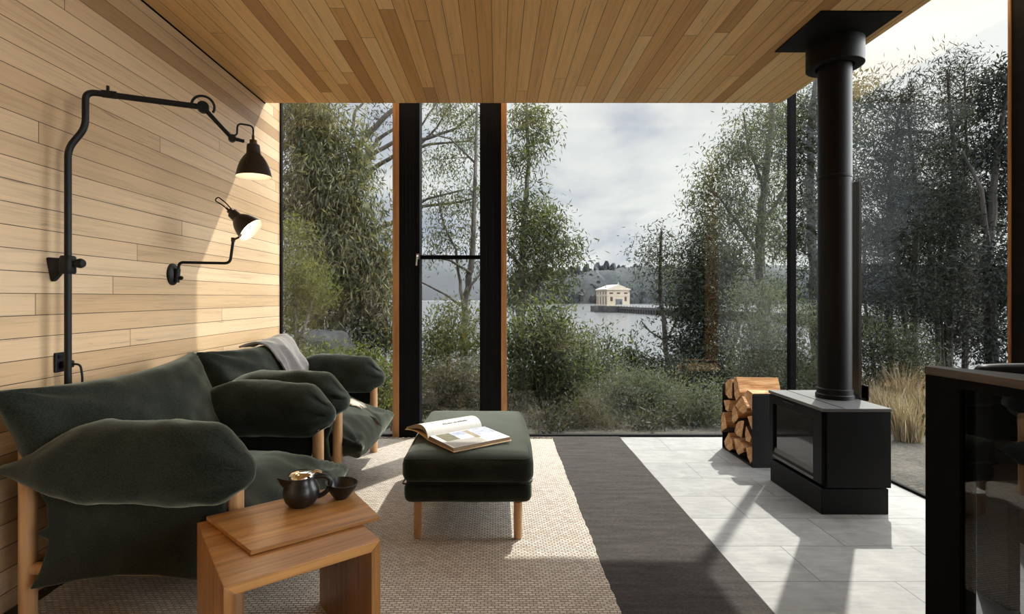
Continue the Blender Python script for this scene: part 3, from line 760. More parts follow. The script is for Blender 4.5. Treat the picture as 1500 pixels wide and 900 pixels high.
MB().tube(smooth_path([a0, a0+zx*.055+wv*.004, a0+zx*.092+wv*.012, a0+zx*.092+wv*-.016, a0+zx*.03+wv*-.020, m2 @ Vector((.0, 0, .0))+wv*-.012], 6, .02), .0036, 8).build('cable_loop', M['black'], l2)
# power outlet
pz = on_x(85, 531, XL)
po = thing('power_outlet', 'black double power outlet with plug low on the timber wall', 'power outlet', (XL, pz.y, pz.z))
MB().box((XL, pz.y-.023, pz.z-.040), (XL+.010, pz.y+.023, pz.z+.040)).build('face_plate', M['black'], po, bevel=.003)
MB().box((XL+.010, pz.y-.012, pz.z+.016), (XL+.014, pz.y+.012, pz.z+.030)).build('switch', M['stove_black'], po, bevel=.001)
cdo = MB().tube(smooth_path([(XL+.045, pz.y+.014, pz.z-.008), (XL+.075, pz.y+.02, pz.z-.012), (XL+.082, pz.y+.022, pz.z-.06), (XL+.078, pz.y+.02, pz.z-.32), (XL+.05, PY+.12, .03)], 8, .03), .0045, 8).build('cord', M['black'], l1)
MB().box((XL+.0105, pz.y-.004, pz.z-.024), (XL+.046, pz.y+.030, pz.z+.006)).build('plug', M['black'], cdo, bevel=.006)

# ------------------------------------------------------------------ wood stove
sv_ = thing('wood_stove', 'black steel wood stove with glass door and tall flue', 'stove', (1.88, 3.0, 0))
SX0, SX1, SY0, SY1, SZ = 1.745, 2.085, 2.745, 3.29, .562
MB().box((SX0-.028, SY0, 0), (SX1-.012, SY1-.03, .135)).build('plinth', M['stove_black'], sv_, bevel=.004)
MB().box((SX0, SY0-.002, .140), (SX1, SY1, SZ-.018)).build('firebox', M['stove_black'], sv_, bevel=.003)
tpz = MB().box((SX0-.022, SY0-.004, SZ-.018), (SX1+.003, SY1+.004, SZ)).build('top_plate', M['stove_top'], sv_, bevel=.002)
MB().box((SX0+.088, SY0-.002, SZ), (SX0+.092, SY1, SZ+.0015)).build('seam', M['stove_black'], tpz)
fx = SX0-.020
dr = MB()
y0, y1, z0, z1 = SY0+.012, SY1-.004, .152, SZ-.022
fw, fw2, fwb = .075, .042, .062
for lo, hi in (((fx, y0, z0), (SX0, y0+fw, z1)), ((fx, y1-fw2, z0), (SX0, y1, z1)), ((fx, y0+fw, z1-.052), (SX0, y1-fw2, z1)), ((fx, y0+fw, z0), (SX0, y1-fw2, z0+.035))):
    dr.box(lo, hi)
dr = dr.build('door', M['stove_black'], sv_, bevel=.002)
MB().prism([(fx-.004, z0+.005), (fx+.018, z0+.082), (SX0, z0+.082), (SX0, z0+.005)], y0+fw-.004, y1-fw2, lambda x, z, y: (x, y, z)).build('sill', M['stove_top'], dr, bevel=.0015)
MB().box((SX0-.0075, y0+fw-.002, z0+.05), (SX0-.0005, y1-fw2+.002, z1-.048)).build('door_glass', M['stove_glass'], dr)
MB().box((fx-.006, y0+fw+.17, z1-.020), (fx, y0+fw+.29, z1-.012)).build('handle', M['black'], dr, bevel=.002)
FX, FY, FR = 1.982, 3.045, .0865
MB().lathe([(0, SZ), (FR+.012, SZ), (FR+.012, SZ+.022), (FR+.006, SZ+.028), (FR+.006, SZ+.055), (FR, SZ+.060), (FR, 1.842), (FR+.003, 1.845), (FR+.003, 1.858), (FR, 1.861), (FR, ZC-.02), (0, ZC-.02)], Matrix.Translation((FX, FY, 0)), 56).build('flue_pipe', M['stove_black'], sv_)
CRr = .148
MB().lathe([(FR+.012, ZC-.15), (CRr-.006, ZC-.152), (CRr, ZC-.148), (CRr, ZC-.006), (0, ZC-.006)], Matrix.Translation((FX, FY, 0)), 56).build('flue_collar', M['stove_black'], sv_)
MB().box((1.69, 2.71, ZC-.010), (2.118, 3.155, ZC-.0005)).build('ceiling_plate', M['stove_black'], sv_, bevel=.001)
hs = MB(); HX = FX+.115
hs.prism([(HX, FY-.055), (HX+.004, FY-.055), (HX+.045, FY+.02), (HX+.045, FY+.11), (HX+.041, FY+.11), (HX+.041, FY+.022)], SZ+.002, 1.838)
hs.build('heat_shield', mat_plain('bronze black steel', (.045, .037, .024), .35, .6, .1), sv_)
MB().box((HX+.046, FY-.05, SZ-.01), (HX+.050, FY+.12, SZ+.075)).box((HX-.01, FY-.04, SZ-.012), (HX+.05, FY+.10, SZ+.002)).build('shield_bracket', M['stove_black'], sv_)

# ------------------------------------------------------------------ log rack and every log in it
rk = thing('log_rack', 'black steel box rack holding split firewood beside the stove', 'log rack', (1.87, 3.73, 0))
LX0, LX1, LY0, LY1 = 1.722, 2.03, 3.503, 3.962
MB().box((LX0, LY0-.004, 0), (LX1, LY0, .492)).build('side_plate', M['black'], rk)
MB().box((LX0, LY1, 0), (LX1, LY1+.004, .492)).build('side_plate', M['black'], rk)
MB().box((LX0, LY0, .002), (LX1, LY1, .010)).build('base_plate', M['black'], rk)
MB().box((LX1-.004, LY0, .010), (LX1, LY1, .492)).build('back_plate', M['black'], rk)
LOGS = [
 ([(95,120),(115,92),(148,85),(154,115),(149,250),(125,250),(95,215)], 'rounded firewood log standing at the top of the rack on its window side'),
 ([(162,70),(185,68),(212,200),(205,236),(182,272),(165,215)], 'tall wedge of firewood at the top of the rack beside the rounded log'),
 ([(82,262),(135,260),(130,310),(118,357),(100,342)], 'small triangular firewood piece below the topmost rounded log'),
 ([(92,355),(110,400),(124,488),(65,523),(53,490),(75,400)], 'firewood wedge that sticks out furthest from the rack at its outer edge'),
 ([(166,292),(195,365),(202,408),(160,457),(144,420),(151,340)], 'leaf shaped firewood piece in the middle of the rack beside the small triangle'),
 ([(230,228),(250,268),(280,325),(268,353),(235,376),(200,343),(174,305),(200,265)], 'broad quarter round of firewood in the middle of the rack'),
 ([(243,212),(275,176),(318,205),(318,366),(300,333),(278,285)], 'rounded firewood log at the top of the rack next to the stove'),
 ([(272,396),(317,388),(317,515),(297,475)], 'firewood wedge below the rounded log against the stove side plate'),
 ([(206,432),(251,427),(230,573),(196,558),(169,520),(186,460)], 'large firewood quarter just above the bottom row of the rack'),
 ([(268,472),(313,570),(299,612),(266,598),(259,550)], 'slim pointed firewood piece above the bottom wedge next to the stove'),
 ([(125,528),(155,600),(160,663),(130,683),(97,648),(86,600)], 'bottom row firewood piece at the window side of the rack'),
 ([(166,575),(213,592),(250,648),(246,688),(201,716),(176,660)], 'bottom row firewood piece in the middle of the rack'),
 ([(264,650),(317,640),(318,745),(300,790),(276,730)], 'bottom row firewood wedge tight against the stove side plate'),
]
rnd = random.Random(12)
for k, (poly, lab) in enumerate(LOGS):
    x0 = LX0-(.014 if k == 3 else .0)+rnd.uniform(0, .006); x1 = x0+.285+rnd.uniform(-.02, .012)
    pts = [on_x(1045+cx/5.623, 540+cy/5.625, 1.722) for cx, cy in poly]
    ce = sum(pts, Vector())/len(pts)
    pts = [ce+(p-ce)*.96 for p in pts]
    fine = []
    for i, p in enumerate(pts):
        q = pts[(i+1) % len(pts)]
        for s in range(4): fine.append(p.lerp(q, s/4)+Vector((0, rnd.uniform(-.0016, .0016), rnd.uniform(-.0016, .0016))))
    nx = 9; n = len(fine); vs = []
    tw = rnd.uniform(-.06, .06)
    for i in range(nx):
        x = x0+(x1-x0)*i/(nx-1); sc = 1-.05*i/(nx-1)
        for j, p in enumerate(fine):
            q = ce+(p-ce)*sc; r_ = fold_noise((x*2, p.y*9, p.z*9), .0035, 3, k)
            q = q+(p-ce).normalized()*r_ if 0 < i else q
            q = Vector((x+rnd.uniform(-.001, .001), max(LY0+.003, min(LY1-.003, q.y)), max(.012, q.z)))
            vs.append(q)
    fs = [(i*n+j, i*n+(j+1) % n, (i+1)*n+(j+1) % n, (i+1)*n+j) for i in range(nx-1) for j in range(n)]
    root = thing('firewood_log', lab, 'firewood', (x0, ce.y, ce.z), 0, 'split logs in the black rack')
    MB().add(vs, fs+[tuple(range(n))[::-1], tuple((nx-1)*n+j for j in range(n))]).build('split_wood', M['log'], root)
    # bark strip on the outer rim of the piece
    far = sorted(range(len(pts)), key=lambda i: -(pts[i]-pts[(i+1) % len(pts)]).length)[0]
    a, b2 = pts[far], pts[(far+1) % len(pts)]
    on = ((a+b2)/2-ce).normalized(); on.x = 0
    MB().prism([(0, 0), (1, 0), (.97, 1), (.03, 1)], x0+.002, x1-.01, lambda u, v, x: Vector((x, max(LY0+.001, min(LY1-.001, a.y+(b2.y-a.y)*u+on.y*.0035*v)), max(.011, a.z+(b2.z-a.z)*u+on.z*.0035*v)))).build('bark', M['bark'], root)

# ------------------------------------------------------------------ low glass screen and dark chair at right
ZS = .96
a0, a1 = on_z(1354, 536.5, ZS), on_z(1500, 557.5, ZS); u0, u1 = on_z(1361, 535, ZS), on_z(1500, 548.5, ZS)
fdir = (a1-a0).normalized(); a2 = a0+fdir*.62; u2 = u0+(u1-u0).normalized()*.62
sc_ = thing('glass_balustrade', 'waist high black framed glass screen at the right edge', 'balustrade', (a0.x, a0.y, 0))
MB().prism([(p.x, p.y) for p in (a0, a2, u2, u0)], ZS-.022, ZS).build('top_rail', mat_wood('dark stained rail', (.045, .035, .028), (.10, .08, .065), 1), sc_, bevel=.002)
sd2 = Vector((-fdir.y, fdir.x, 0))
if sd2.x < 0: sd2 = -sd2
def fb(s0, s1, w0, w1, z0, z1):
    return MB().prism([tuple((a0+fdir*s+sd2*w).xy) for s, w in ((s0, w0), (s1, w0), (s1, w1), (s0, w1))], z0, z1)
sp = lambda px: (lambda t: t)( ((px-CX)/F*a0.y-a0.x)/(fdir.x-(px-CX)/F*fdir.y) )
s_post = sp(1405); s_bar = sp(1416)
fb(0.0, s_post, .002, .028, 0, ZS-.0225).build('end_post', M['frame_black'], sc_, bevel=.002)
fb(s_post, .62, .002, .026, ZS-.045, ZS-.0225).build('upper_frame', M['frame_black'], sc_)
fb(s_post, .62, .002, .026, .0, .05).build('lower_frame', M['frame_black'], sc_)
fb(.59, .62, .002, .026, .05, ZS-.045).build('end_post', M['frame_black'], sc_)
fb(s_post, .59, .010, .020, .05, ZS-.045).build('glass_panel', M['dark_glass'], sc_)
fb(s_post, s_bar, .0205, .027, .05, ZS-.045).build('glazing_bar', M['frame_black'], sc_)
# dark chair behind the screen
cx0, cx1, cyb = at(1431, 535, 2.02).x, at(1510, 535, 2.02).x, 2.02
dc = thing('dining_chair', 'black upholstered chair standing behind the low glass screen', 'chair', (cx0+.22, 1.8, 0))
zt = at(0, 534.5, 2.02).z
soft_box((cx0, 1.99, .40), (cx0+.46, 2.05, zt), .028, .004).build('backrest', M['black'], dc)
soft_box((cx0, 1.58, .38), (cx0+.46, 2.0, .45), .025, .006).build('seat', M['black'], dc)
for x in (cx0+.005, cx0+.415):
    MB().prism([(1.60, 0), (1.645, 0), (1.66, .385), (1.60, .385)], x, x+.045, lambda y, z, x: (x, y, z)).build('leg', M['black'], dc, bevel=.004)
    MB().box((x, 1.90, 0), (x+.045, 2.03, .385)).build('leg', M['black'], dc, bevel=.004)
# ------------------------------------------------------------------ outdoors: ground, lake, far shore
ZW = -9.3
def gz(x, y):
    y = max(y, 2.0)
    base = -.12-.20*sstep(4.5, 7, y)-1.2*sstep(6.5, 16, y)-3.2*sstep(14, 42, y)-4.9*sstep(36, 82, y)
    return base+fold_noise((x, y, 0), .10+.004*y, .35, 6)*sstep(4.4, 8, y)
gm = MB(); xs = [-90+180*((i/70)*2-1)**1 for i in range(0)]
nx, ny = 90, 70; vs = []
for j in range(ny+1):
    y = 2.0+(j/ny)**2.2*94
    if j == 0: y = -4
    for i in range(nx+1):
        s = -1+2*i/nx; x = 2+math.copysign(abs(s)**1.8, s)*120
        z = gz(x, y)
        if XL-.2 < x < XR+.1 and y < YW+.1: z = -.25
        vs.append((x, y, min(z, -.03)))
gm.add(vs, [(j*(nx+1)+i, j*(nx+1)+i+1, (j+1)*(nx+1)+i+1, (j+1)*(nx+1)+i) for j in range(ny) for i in range(nx)], True)
struct('ground', gm, M['ground'], 'sloping leaf littered ground outside the glass', 'ground')
wm = MB().add([(-1500, 55, ZW), (1800, 55, ZW), (1800, 1400, ZW), (-1500, 1400, ZW)], [(0, 1, 2, 3)])
struct('lake', wm, M['water'], 'wide pale lake beyond the bushes', 'lake')
def ridge(name, y0, prof, mat, label, depth, seed, amp, sc):
    mb = MB(); vs = []; n = len(prof)-1; N = 220; K = 10
    x0, x1 = prof[0][0], prof[-1][0]
    for i in range(N+1):
        px = x0+(x1-x0)*i/N
        for (a, ya), (b, yb) in zip(prof, prof[1:]):
            if a <= px <= b: py = ya+(yb-ya)*sstep(a, b, px); break
        for k in range(K+1):
            t = k/K; y = y0+depth*t; ztop = EYE+(CY-py)*(y0+depth*.8)/F
            z = ZW-1+(ztop-ZW+1)*math.sin(min(1, t*1.25)*math.pi/2)**.8
            X = (px-CX)*(y0+depth*.4)/F
            z += fold_noise((X, y, 0), amp, sc, seed)*sstep(0, .3, t)
            vs.append((X, y, z if k else ZW-1))
    mb.add(vs, [(i*(K+1)+k, (i+1)*(K+1)+k, (i+1)*(K+1)+k+1, i*(K+1)+k+1) for i in range(N) for k in range(K)], True)
    return struct(name, mb, mat, label, 'hill')
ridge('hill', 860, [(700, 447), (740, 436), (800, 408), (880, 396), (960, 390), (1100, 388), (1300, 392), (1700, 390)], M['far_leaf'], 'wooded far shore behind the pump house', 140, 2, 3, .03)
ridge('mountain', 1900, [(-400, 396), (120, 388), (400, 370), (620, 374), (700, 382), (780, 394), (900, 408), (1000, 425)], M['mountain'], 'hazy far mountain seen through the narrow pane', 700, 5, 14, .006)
hz_ = NT('lake haze'); vs_ = hz_.node('VolumeScatter', i_Color=(.80, .84, 1.0, 1), i_Density=.00005); hz_.l.new(vs_.outputs[0], hz_.out.inputs['Volume'])
tag(MB().box((-1700, 1020, ZW+.5), (230, 2000, 175)).build('haze', hz_.m), 'blue haze hanging over the water before the far mountain', 'haze', kind='stuff')
# canopy of the far shore: more trees than anyone could count
ico = bmesh.new(); bmesh.ops.create_icosphere(ico, subdivisions=2, radius=1); iv = [v.co.copy() for v in ico.verts]; ifc = [tuple(v.index for v in f.verts) for f in ico.faces]; ico.free()
tl = MB(); rnd = random.Random(21)
for k in range(1100):
    px = rnd.uniform(750, 1420); t = rnd.random(); y = 862+115*t
    py = 443-(50*t**.8)*(.9+.1*math.sin(px*.03)); c = at(px, py+2, y)
    w = rnd.uniform(4, 8); h = rnd.uniform(8, 15) if t < .75 else rnd.uniform(8, 19)
    ph = rnd.random()*9
    tl.add([c+Vector((v.x*w, v.y*w, v.z*h))*(1+.45*noise.noise(v*1.7+Vector((ph, k, 0)))) for v in iv], ifc, True)
tag(tl.build('treeline', M['far_leaf']), 'dark forest canopy along the far shore', 'forest', kind='stuff')

# ------------------------------------------------------------------ pump house and pier
D0 = 366.0
bc = at(889.5, 447, D0); zb = EYE+(CY-448.5)*D0/F;
Wf, Ls, Hw = 16.4, 25.0, 11.2
ay = Vector((-.11, .994, 0)); ax = Vector((.994, .11, 0))
org = Vector((bc.x, bc.y, zb))
fp = lambda u, v, z: org+ax*u+ay*v+Vector((0, 0, z))
ph = thing('pump_house', 'cream stone pump house with pale gabled roof out on the lake', 'building', tuple(org))
def pb(name, mat, u0, u1, v0, v1, z0, z1, parent=None, bevel=0):
    return MB().prism([(u0, v0), (u1, v0), (u1, v1), (u0, v1)], z0, z1, fp).build(name, mat, parent or ph)
wl = pb('wall', M['stone_cream'], 0, Wf, 0, Ls, 0, Hw)
pb('cornice', M['stone_trim'], -.7, Wf+.7, -.7, Ls+.7, Hw, Hw+.7)
pb('string_course', M['stone_trim'], -.25, Wf+.25, -.25, Ls+.25, 7.2, 7.6)
pb('base_course', M['stone_trim'], -.35, Wf+.35, -.35, Ls+.35, 0, .7)
MB().prism([(-.5, Hw+.7), (Wf+.5, Hw+.7), (Wf/2, Hw+4.0)], -.4, .5, lambda u, z, v: fp(u, v, z)).build('pediment', M['stone_trim'], ph)
MB().prism([(-.9, Hw+.71), (Wf+.9, Hw+.71), (Wf/2, Hw+4.1)], .5, Ls+.6, lambda u, z, v: fp(u, v, z)).build('roof', M['roof_white'], ph)
MB().prism([(Wf/2-.4, Hw+4), (Wf/2+.4, Hw+4), (Wf/2+.1, Hw+5.6), (Wf/2-.1, Hw+5.6)], 0, .5, lambda u, z, v: fp(u, v, z)).build('finial', M['stone_trim'], ph)
for u in (2.9, 8.2, 13.5):
    pb('window', M['win_dark'], u-1.25, u+1.25, -.06, .1, 8.5, 9.6)
pb('window', M['win_dark'], 2.2, 4.0, -.06, .1, 3.4, 6.4)
pb('window', M['win_dark'], 12.6, 14.2, -.06, .1, 3.4, 6.4)
dd_ = pb('door', M['door_grey'], 6.0, 11.0, -.08, .1, .1, 4.9)
pb('door_leaf', mat_plain('dark door leaf', (.04, .045, .055), .6), 9.2, 10.6, -.12, -.085, .1, 3.2, dd_)
for k in range(4):
    v = 3.0+k*6.2
    pb('window', M['win_dark'], -.06, .1, v-.95, v+.95, .9, 6.6); pb('window', M['win_dark'], -.06, .1, v-.95, v+.95, 8.2, 10.2)
pb('chimney', M['stone_cream'], 1.8, 2.8, 10, 11, Hw+.8, Hw+3.4)
# smoke wisp from the chimney
t = NT('chimney smoke'); vo = t.node('VolumePrincipled', i_Color=(.75, .82, .98, 1), i_Density=.035); t.l.new(vo.outputs[0], t.out.inputs['Volume'])
s0 = fp(2.3, 10.5, Hw+3.4); pts = [s0+Vector((-x, 0, z)) for x, z in ((0, 0), (.4, 3), (2.6, 6.5), (5.5, 8.5), (6.4, 12), (7.6, 17), (9.2, 22))]
tag(MB().tube(smooth_path(pts, 4, 2), [.3+.06*i for i in range(len(smooth_path(pts, 4, 2)))], 10).build('chimney_smoke', t.m), 'thin blue smoke wisp rising from the pump house chimney', 'smoke', kind='stuff')
# pier
pr = thing('pier', 'long dark pier with pale railing leading to the pump house', 'pier', (bc.x, bc.y, ZW))
pe = fp(Wf*.5, -2, 0); pdir = (Vector((126, 170, 0))-Vector((pe.x, pe.y, 0))); plen = pdir.length; pdir.normalize(); pn = Vector((-pdir.y, pdir.x, 0))
zd = zb-.25
pf = lambda s, w, z: Vector((pe.x, pe.y, 0))+pdir*s+pn*w+Vector((0, 0, z))
MB().prism([(u, v) for u, v in ((-3.5, -4.5), (Wf+4, -4.5), (Wf+4, Ls+4), (-3.5, Ls+4))], ZW-zb-1, -.27, fp).build('platform', M['pier'], pr)
MB().prism([(0, -2.2), (plen, -2.2), (plen, 2.2), (0, 2.2)], zd-1.6, zd, pf).build('deck', M['pier'], pr)
for k in range(60):
    s = 2+k*(plen-4)/59
    for w in (-1.9,): MB().prism([(s-.55, w-.4), (s+.55, w-.4), (s+.55, w+.4), (s-.55, w+.4)], ZW-1, zd-1.6, pf).build('pile', M['pier'], pr)
MB().prism([(0, 1.6), (plen, 1.6), (plen, 2.1), (0, 2.1)], ZW-1, zd-1.6, pf).build('back_wall', M['pier'], pr)
for w in (-2.1, 2.1):
    MB().prism([(0, w-.08), (plen, w-.08), (plen, w+.08), (0, w+.08)], zd+1.15, zd+1.35, pf).build('rail', M['rail_white'], pr)
    for k in range(46):
        s = 1+k*(plen-2)/45
        MB().prism([(s-.35, w-.12), (s+.35, w-.12), (s+.35, w+.12), (s-.35, w+.12)], zd, zd+1.3, pf).build('rail_post', M['rail_white'], pr)
p = at(873.5, 457, 368)
tag(MB().lathe([(0, ZW-2), (1.4, ZW-2), (1.4, ZW+4.4), (1.1, ZW+4.8), (0, ZW+4.8)], Matrix.Translation((p.x, p.y, 0)), 12).build('mooring_pile', M['pier']), 'dark timber pile standing beside the pump house platform', 'pile')
p = at(818.5, 453, 420)
tag(MB().lathe([(0, ZW-2), (.9, ZW-2), (.9, ZW+3.6), (1.3, ZW+3.8), (1.3, ZW+4.2), (.5, ZW+5.0), (0, ZW+5.0)], Matrix.Translation((p.x, p.y, 0)), 12).build('channel_marker', M['pier']), 'small channel marker post alone in open water', 'marker')

# ------------------------------------------------------------------ plants
RNG = np.random.default_rng(7)
def leaf_obj(name, blobs, mat, L, Wd, droop, parent, d, twig=.16, up=0.0, per=44):
    """blobs: (center, radii, count)"""
    P_, D_ = [], []
    for c, rr, n in blobs:
        nt = max(3, n//per)
        v = RNG.normal(size=(nt, 3)); v /= np.linalg.norm(v, axis=1)[:, None]
        v *= (RNG.random(nt)**.42)[:, None]
        tw = np.array(c)+v*np.array(rr)
        k = RNG.integers(0, nt, n)
        P_.append(tw[k]+RNG.normal(size=(n, 3))*twig*np.array([1, 1, .8]))
        dv = RNG.normal(size=(n, 3))*.75+np.array([0, 0, -droop+up])+(v[k]*.35)
        D_.append(dv)
    P_ = np.concatenate(P_); D_ = np.concatenate(D_); n = len(P_)
    D_ /= np.linalg.norm(D_, axis=1)[:, None]
    sd = np.cross(D_, RNG.normal(size=(n, 3))); sd /= np.linalg.norm(sd, axis=1)[:, None]
    ln = L*(.65+.7*RNG.random(n))[:, None]; w = Wd*(.7+.6*RNG.random(n))[:, None]
    a = P_; b = P_+D_*ln*.42+sd*w*.5; c = P_+D_*ln; e = P_+D_*ln*.42-sd*w*.5
    co = np.stack([a, b, c, e], 1).reshape(-1, 3)
    inv = np.array(xf_of(parent).inverted()); co = co @ inv[:3, :3].T+inv[:3, 3]
    me = bpy.data.meshes.new(name); me.vertices.add(4*n); me.vertices.foreach_set('co', co.astype(np.float32).ravel())
    me.loops.add(4*n); me.loops.foreach_set('vertex_index', np.arange(4*n, dtype=np.int32))
    me.polygons.add(n); me.polygons.foreach_set('loop_start', np.arange(0, 4*n, 4, dtype=np.int32))
    me.update(calc_edges=True); me.materials.append(M[mat])
    o = bpy.data.objects.new(name, me); C.objects.link(o); o.parent = parent; return o
def near_on(poly, c):
    best = None
    for a, b in zip(poly, poly[1:]):
        ab = b-a; t = max(0, min(1, (c-a).dot(ab)/max(ab.length_squared, 1e-9))); q = a+ab*t
        # branches leave the stem below what they carry
        dd = (q-c).length+max(0, q.z-c.z+.15)*1.5
        if best is None or dd < best[0]: best = (dd, q)
    return best[1]
def crook(a, b, r0, r1, mb, rnd, seg=5, n=5, w=.10):
    ln = (b-a).length; pts = []
    for i in range(n+1):
        t = i/n; q = a.lerp(b, t)
        if 0 < i < n: q = q+Vector((rnd.uniform(-1, 1), rnd.uniform(-1, 1), rnd.uniform(-.4, 1)))*ln*w*.6
        pts.append(q)
    mb.tube(pts, [r0+(r1-r0)*i/n for i in range(n+1)], seg, False); return pts
def plant(name, label, cat, d, stems, blobs, leaf, bark='bark_grey', L=.13, Wd=.026, droop=.7, twig=None, up=0.0, group=None, twigs=.3, cov=1.0, dj=.7, seed=None, grp_d=None):
    """stems: lists of (px,py,r px); blobs: (px,py,rx,ry,coverage[,depth shift])"""
    rnd = random.Random(len(label)*7+int(d*10) if seed is None else seed)
    s0 = stems[0][0]; base = at(s0[0], s0[1], d)
    g = gz(base.x, d); base.z = g
    root = thing(name, label, cat, tuple(base), 0, group)
    mb = MB(); polys = []
    for si, st in enumerate(stems):
        pts = [at(px, py, d) for px, py, r in st]; rs = [r*d/F for px, py, r in st]
        if si == 0 and pts[0].z > g: pts = [Vector((pts[0].x, d, g-.1))]+pts; rs = [rs[0]*1.15]+rs
        for i, p in enumerate(pts):
            if i: p.y += rnd.uniform(-.04, .04)*d*.3
        fine = []; fr2_ = []
        for (a, ra), (b, rb2) in zip(zip(pts, rs), zip(pts[1:], rs[1:])):
            for k in range(4):
                t = k/4; fine.append(a.lerp(b, t)+Vector((rnd.uniform(-1, 1), rnd.uniform(-1, 1), 0))*ra*.35*(1 if k else 0)); fr2_.append(ra+(rb2-ra)*t)
        fine.append(pts[-1]); fr2_.append(rs[-1])
        mb.tube(fine, fr2_, 8); polys.append(fine)
    bl_ = []
    L *= .85; Wd *= .85; la = .5*L*Wd*(F/d)**2*.62
    for b in blobs:
        px, py, rx, ry, cv = b[:5]; ds = b[5] if len(b) > 5 else rnd.uniform(-1, 1)*dj*(rx+ry)/2*d/F
        c = at(px, py, d+ds); rr = (rx*d/F, .5*(rx+ry)*d/F*.8, ry*d/F)
        n = int(cv*cov*1.9*math.pi*rx*ry/la)
        bl_.append((c, rr, max(n, 20)))
        allp = [q for f in polys for q in f]
        src = min((near_on(f, c) for f in polys), key=lambda q: (q-c).length)
        r0 = max(.006*d/8, min(.05, (src-c).length*.012))
        pts = crook(src, c, r0*1.3, r0*.7, mb, rnd)
        for k in range(int(6+22*twigs)):
            v = Vector((rnd.gauss(0, 1), rnd.gauss(0, 1), rnd.gauss(.15, 1))).normalized()*rnd.uniform(.5, 1.0)
            e = c+Vector((v.x*rr[0], v.y*rr[1], v.z*rr[2]))
            s_ = pts[rnd.randrange(1, len(pts))]
            crook(s_, e, r0*.55, r0*.18, mb, rnd, 4, 4, .12)
    mb.build('trunk', M[bark], root)
    leaf_obj('foliage', bl_, leaf, L, Wd, droop, root, d, twig or .16*d/9, up)
    return root
GT = 'gum trees beyond the glass'; GS = 'shrubs beyond the glass'
plant('gum_tree', 'dense olive gum tree with hanging leaves filling the left pane', 'tree', 8.2,
      [[(462, 640, 11), (463, 480, 10), (455, 360, 8), (465, 230, 5), (470, 150, 3)], [(463, 480, 6), (500, 380, 4), (520, 300, 3)]],
      [(470, 170, 55, 45, 1.3), (430, 190, 35, 50, 1.0), (490, 225, 55, 55, 1.5), (455, 270, 55, 60, 1.5), (510, 300, 50, 55, 1.5), (480, 350, 60, 55, 1.6), (545, 370, 36, 42, 1.3),
       (515, 410, 60, 55, 1.5), (555, 440, 36, 50, 1.2), (470, 440, 50, 50, 1.2), (520, 480, 55, 40, 1.1), (430, 330, 30, 60, .9), (425, 150, 40, 25, .7), (550, 505, 35, 35, 1.0)],
      'leaf_olive', L=.15, Wd=.027, droop=1.1, group=GT)
plant('gum_tree', 'bare limbed dark tree with spreading branches behind the left upright', 'tree', 13,
      [[(500, 560, 9), (498, 380, 8), (500, 290, 7), (526, 213, 5), (560, 175, 4), (600, 135, 3)],
       [(500, 290, 5), (542, 228, 4), (552, 205, 3), (578, 184, 2)], [(528, 250, 4), (548, 228, 3.4), (577, 209, 3), (625, 203, 2.4), (668, 186, 1.8), (700, 160, 1.2)],
       [(500, 300, 4), (547, 249, 3.4), (577, 232, 3), (630, 214, 2), (690, 205, 1.2)], [(526, 213, 3), (517, 190, 2.6), (521, 165, 2.2), (532, 148, 1.6)],
       [(500, 380, 4), (560, 335, 3), (620, 303, 2.4), (665, 296, 1.8), (700, 290, 1.2)], [(560, 335, 2), (625, 290, 1.8), (680, 278, 1.2)], [(600, 230, 2), (640, 185, 1.6), (660, 155, 1.2)], [(600, 210, 2), (622, 180, 1.4), (640, 150, 1)]],
      [(548, 172, 14, 10, .8), (650, 160, 30, 14, .5), (690, 170, 18, 20, .4), (600, 290, 20, 16, .4)], 'leaf_dark', 'bark_dark', L=.14, Wd=.03, group=GT, twigs=.5)
plant('needle_shrub', 'bright yellow green needle shrub beside the timber wall corner', 'shrub', 6.4,
      [[(432, 640, 4), (434, 500, 3.4), (430, 380, 2)], [(434, 520, 3), (462, 430, 1.6)]],
      [(428, 345, 18, 26, .9), (436, 400, 30, 32, 1.3), (455, 430, 32, 32, 1.3), (422, 470, 22, 36, 1.2), (422, 525, 22, 36, 1.2)],
      'leaf_yellow', L=.075, Wd=.012, droop=.1, up=.2, group=GS)
plant('shrub', 'low sunlit shrub in front of the grey boulder', 'shrub', 5.8,
      [[(485, 640, 3), (485, 540, 2)]], [(480, 530, 42, 18, 1.3), (522, 528, 24, 16, 1.0), (445, 545, 30, 26, 1.2), (500, 565, 50, 30, 1.2), (555, 560, 30, 45, 1.2), (550, 610, 36, 40, 1.3)], 'leaf_yellow', L=.06, Wd=.020, droop=.0, up=.25, group=GS)
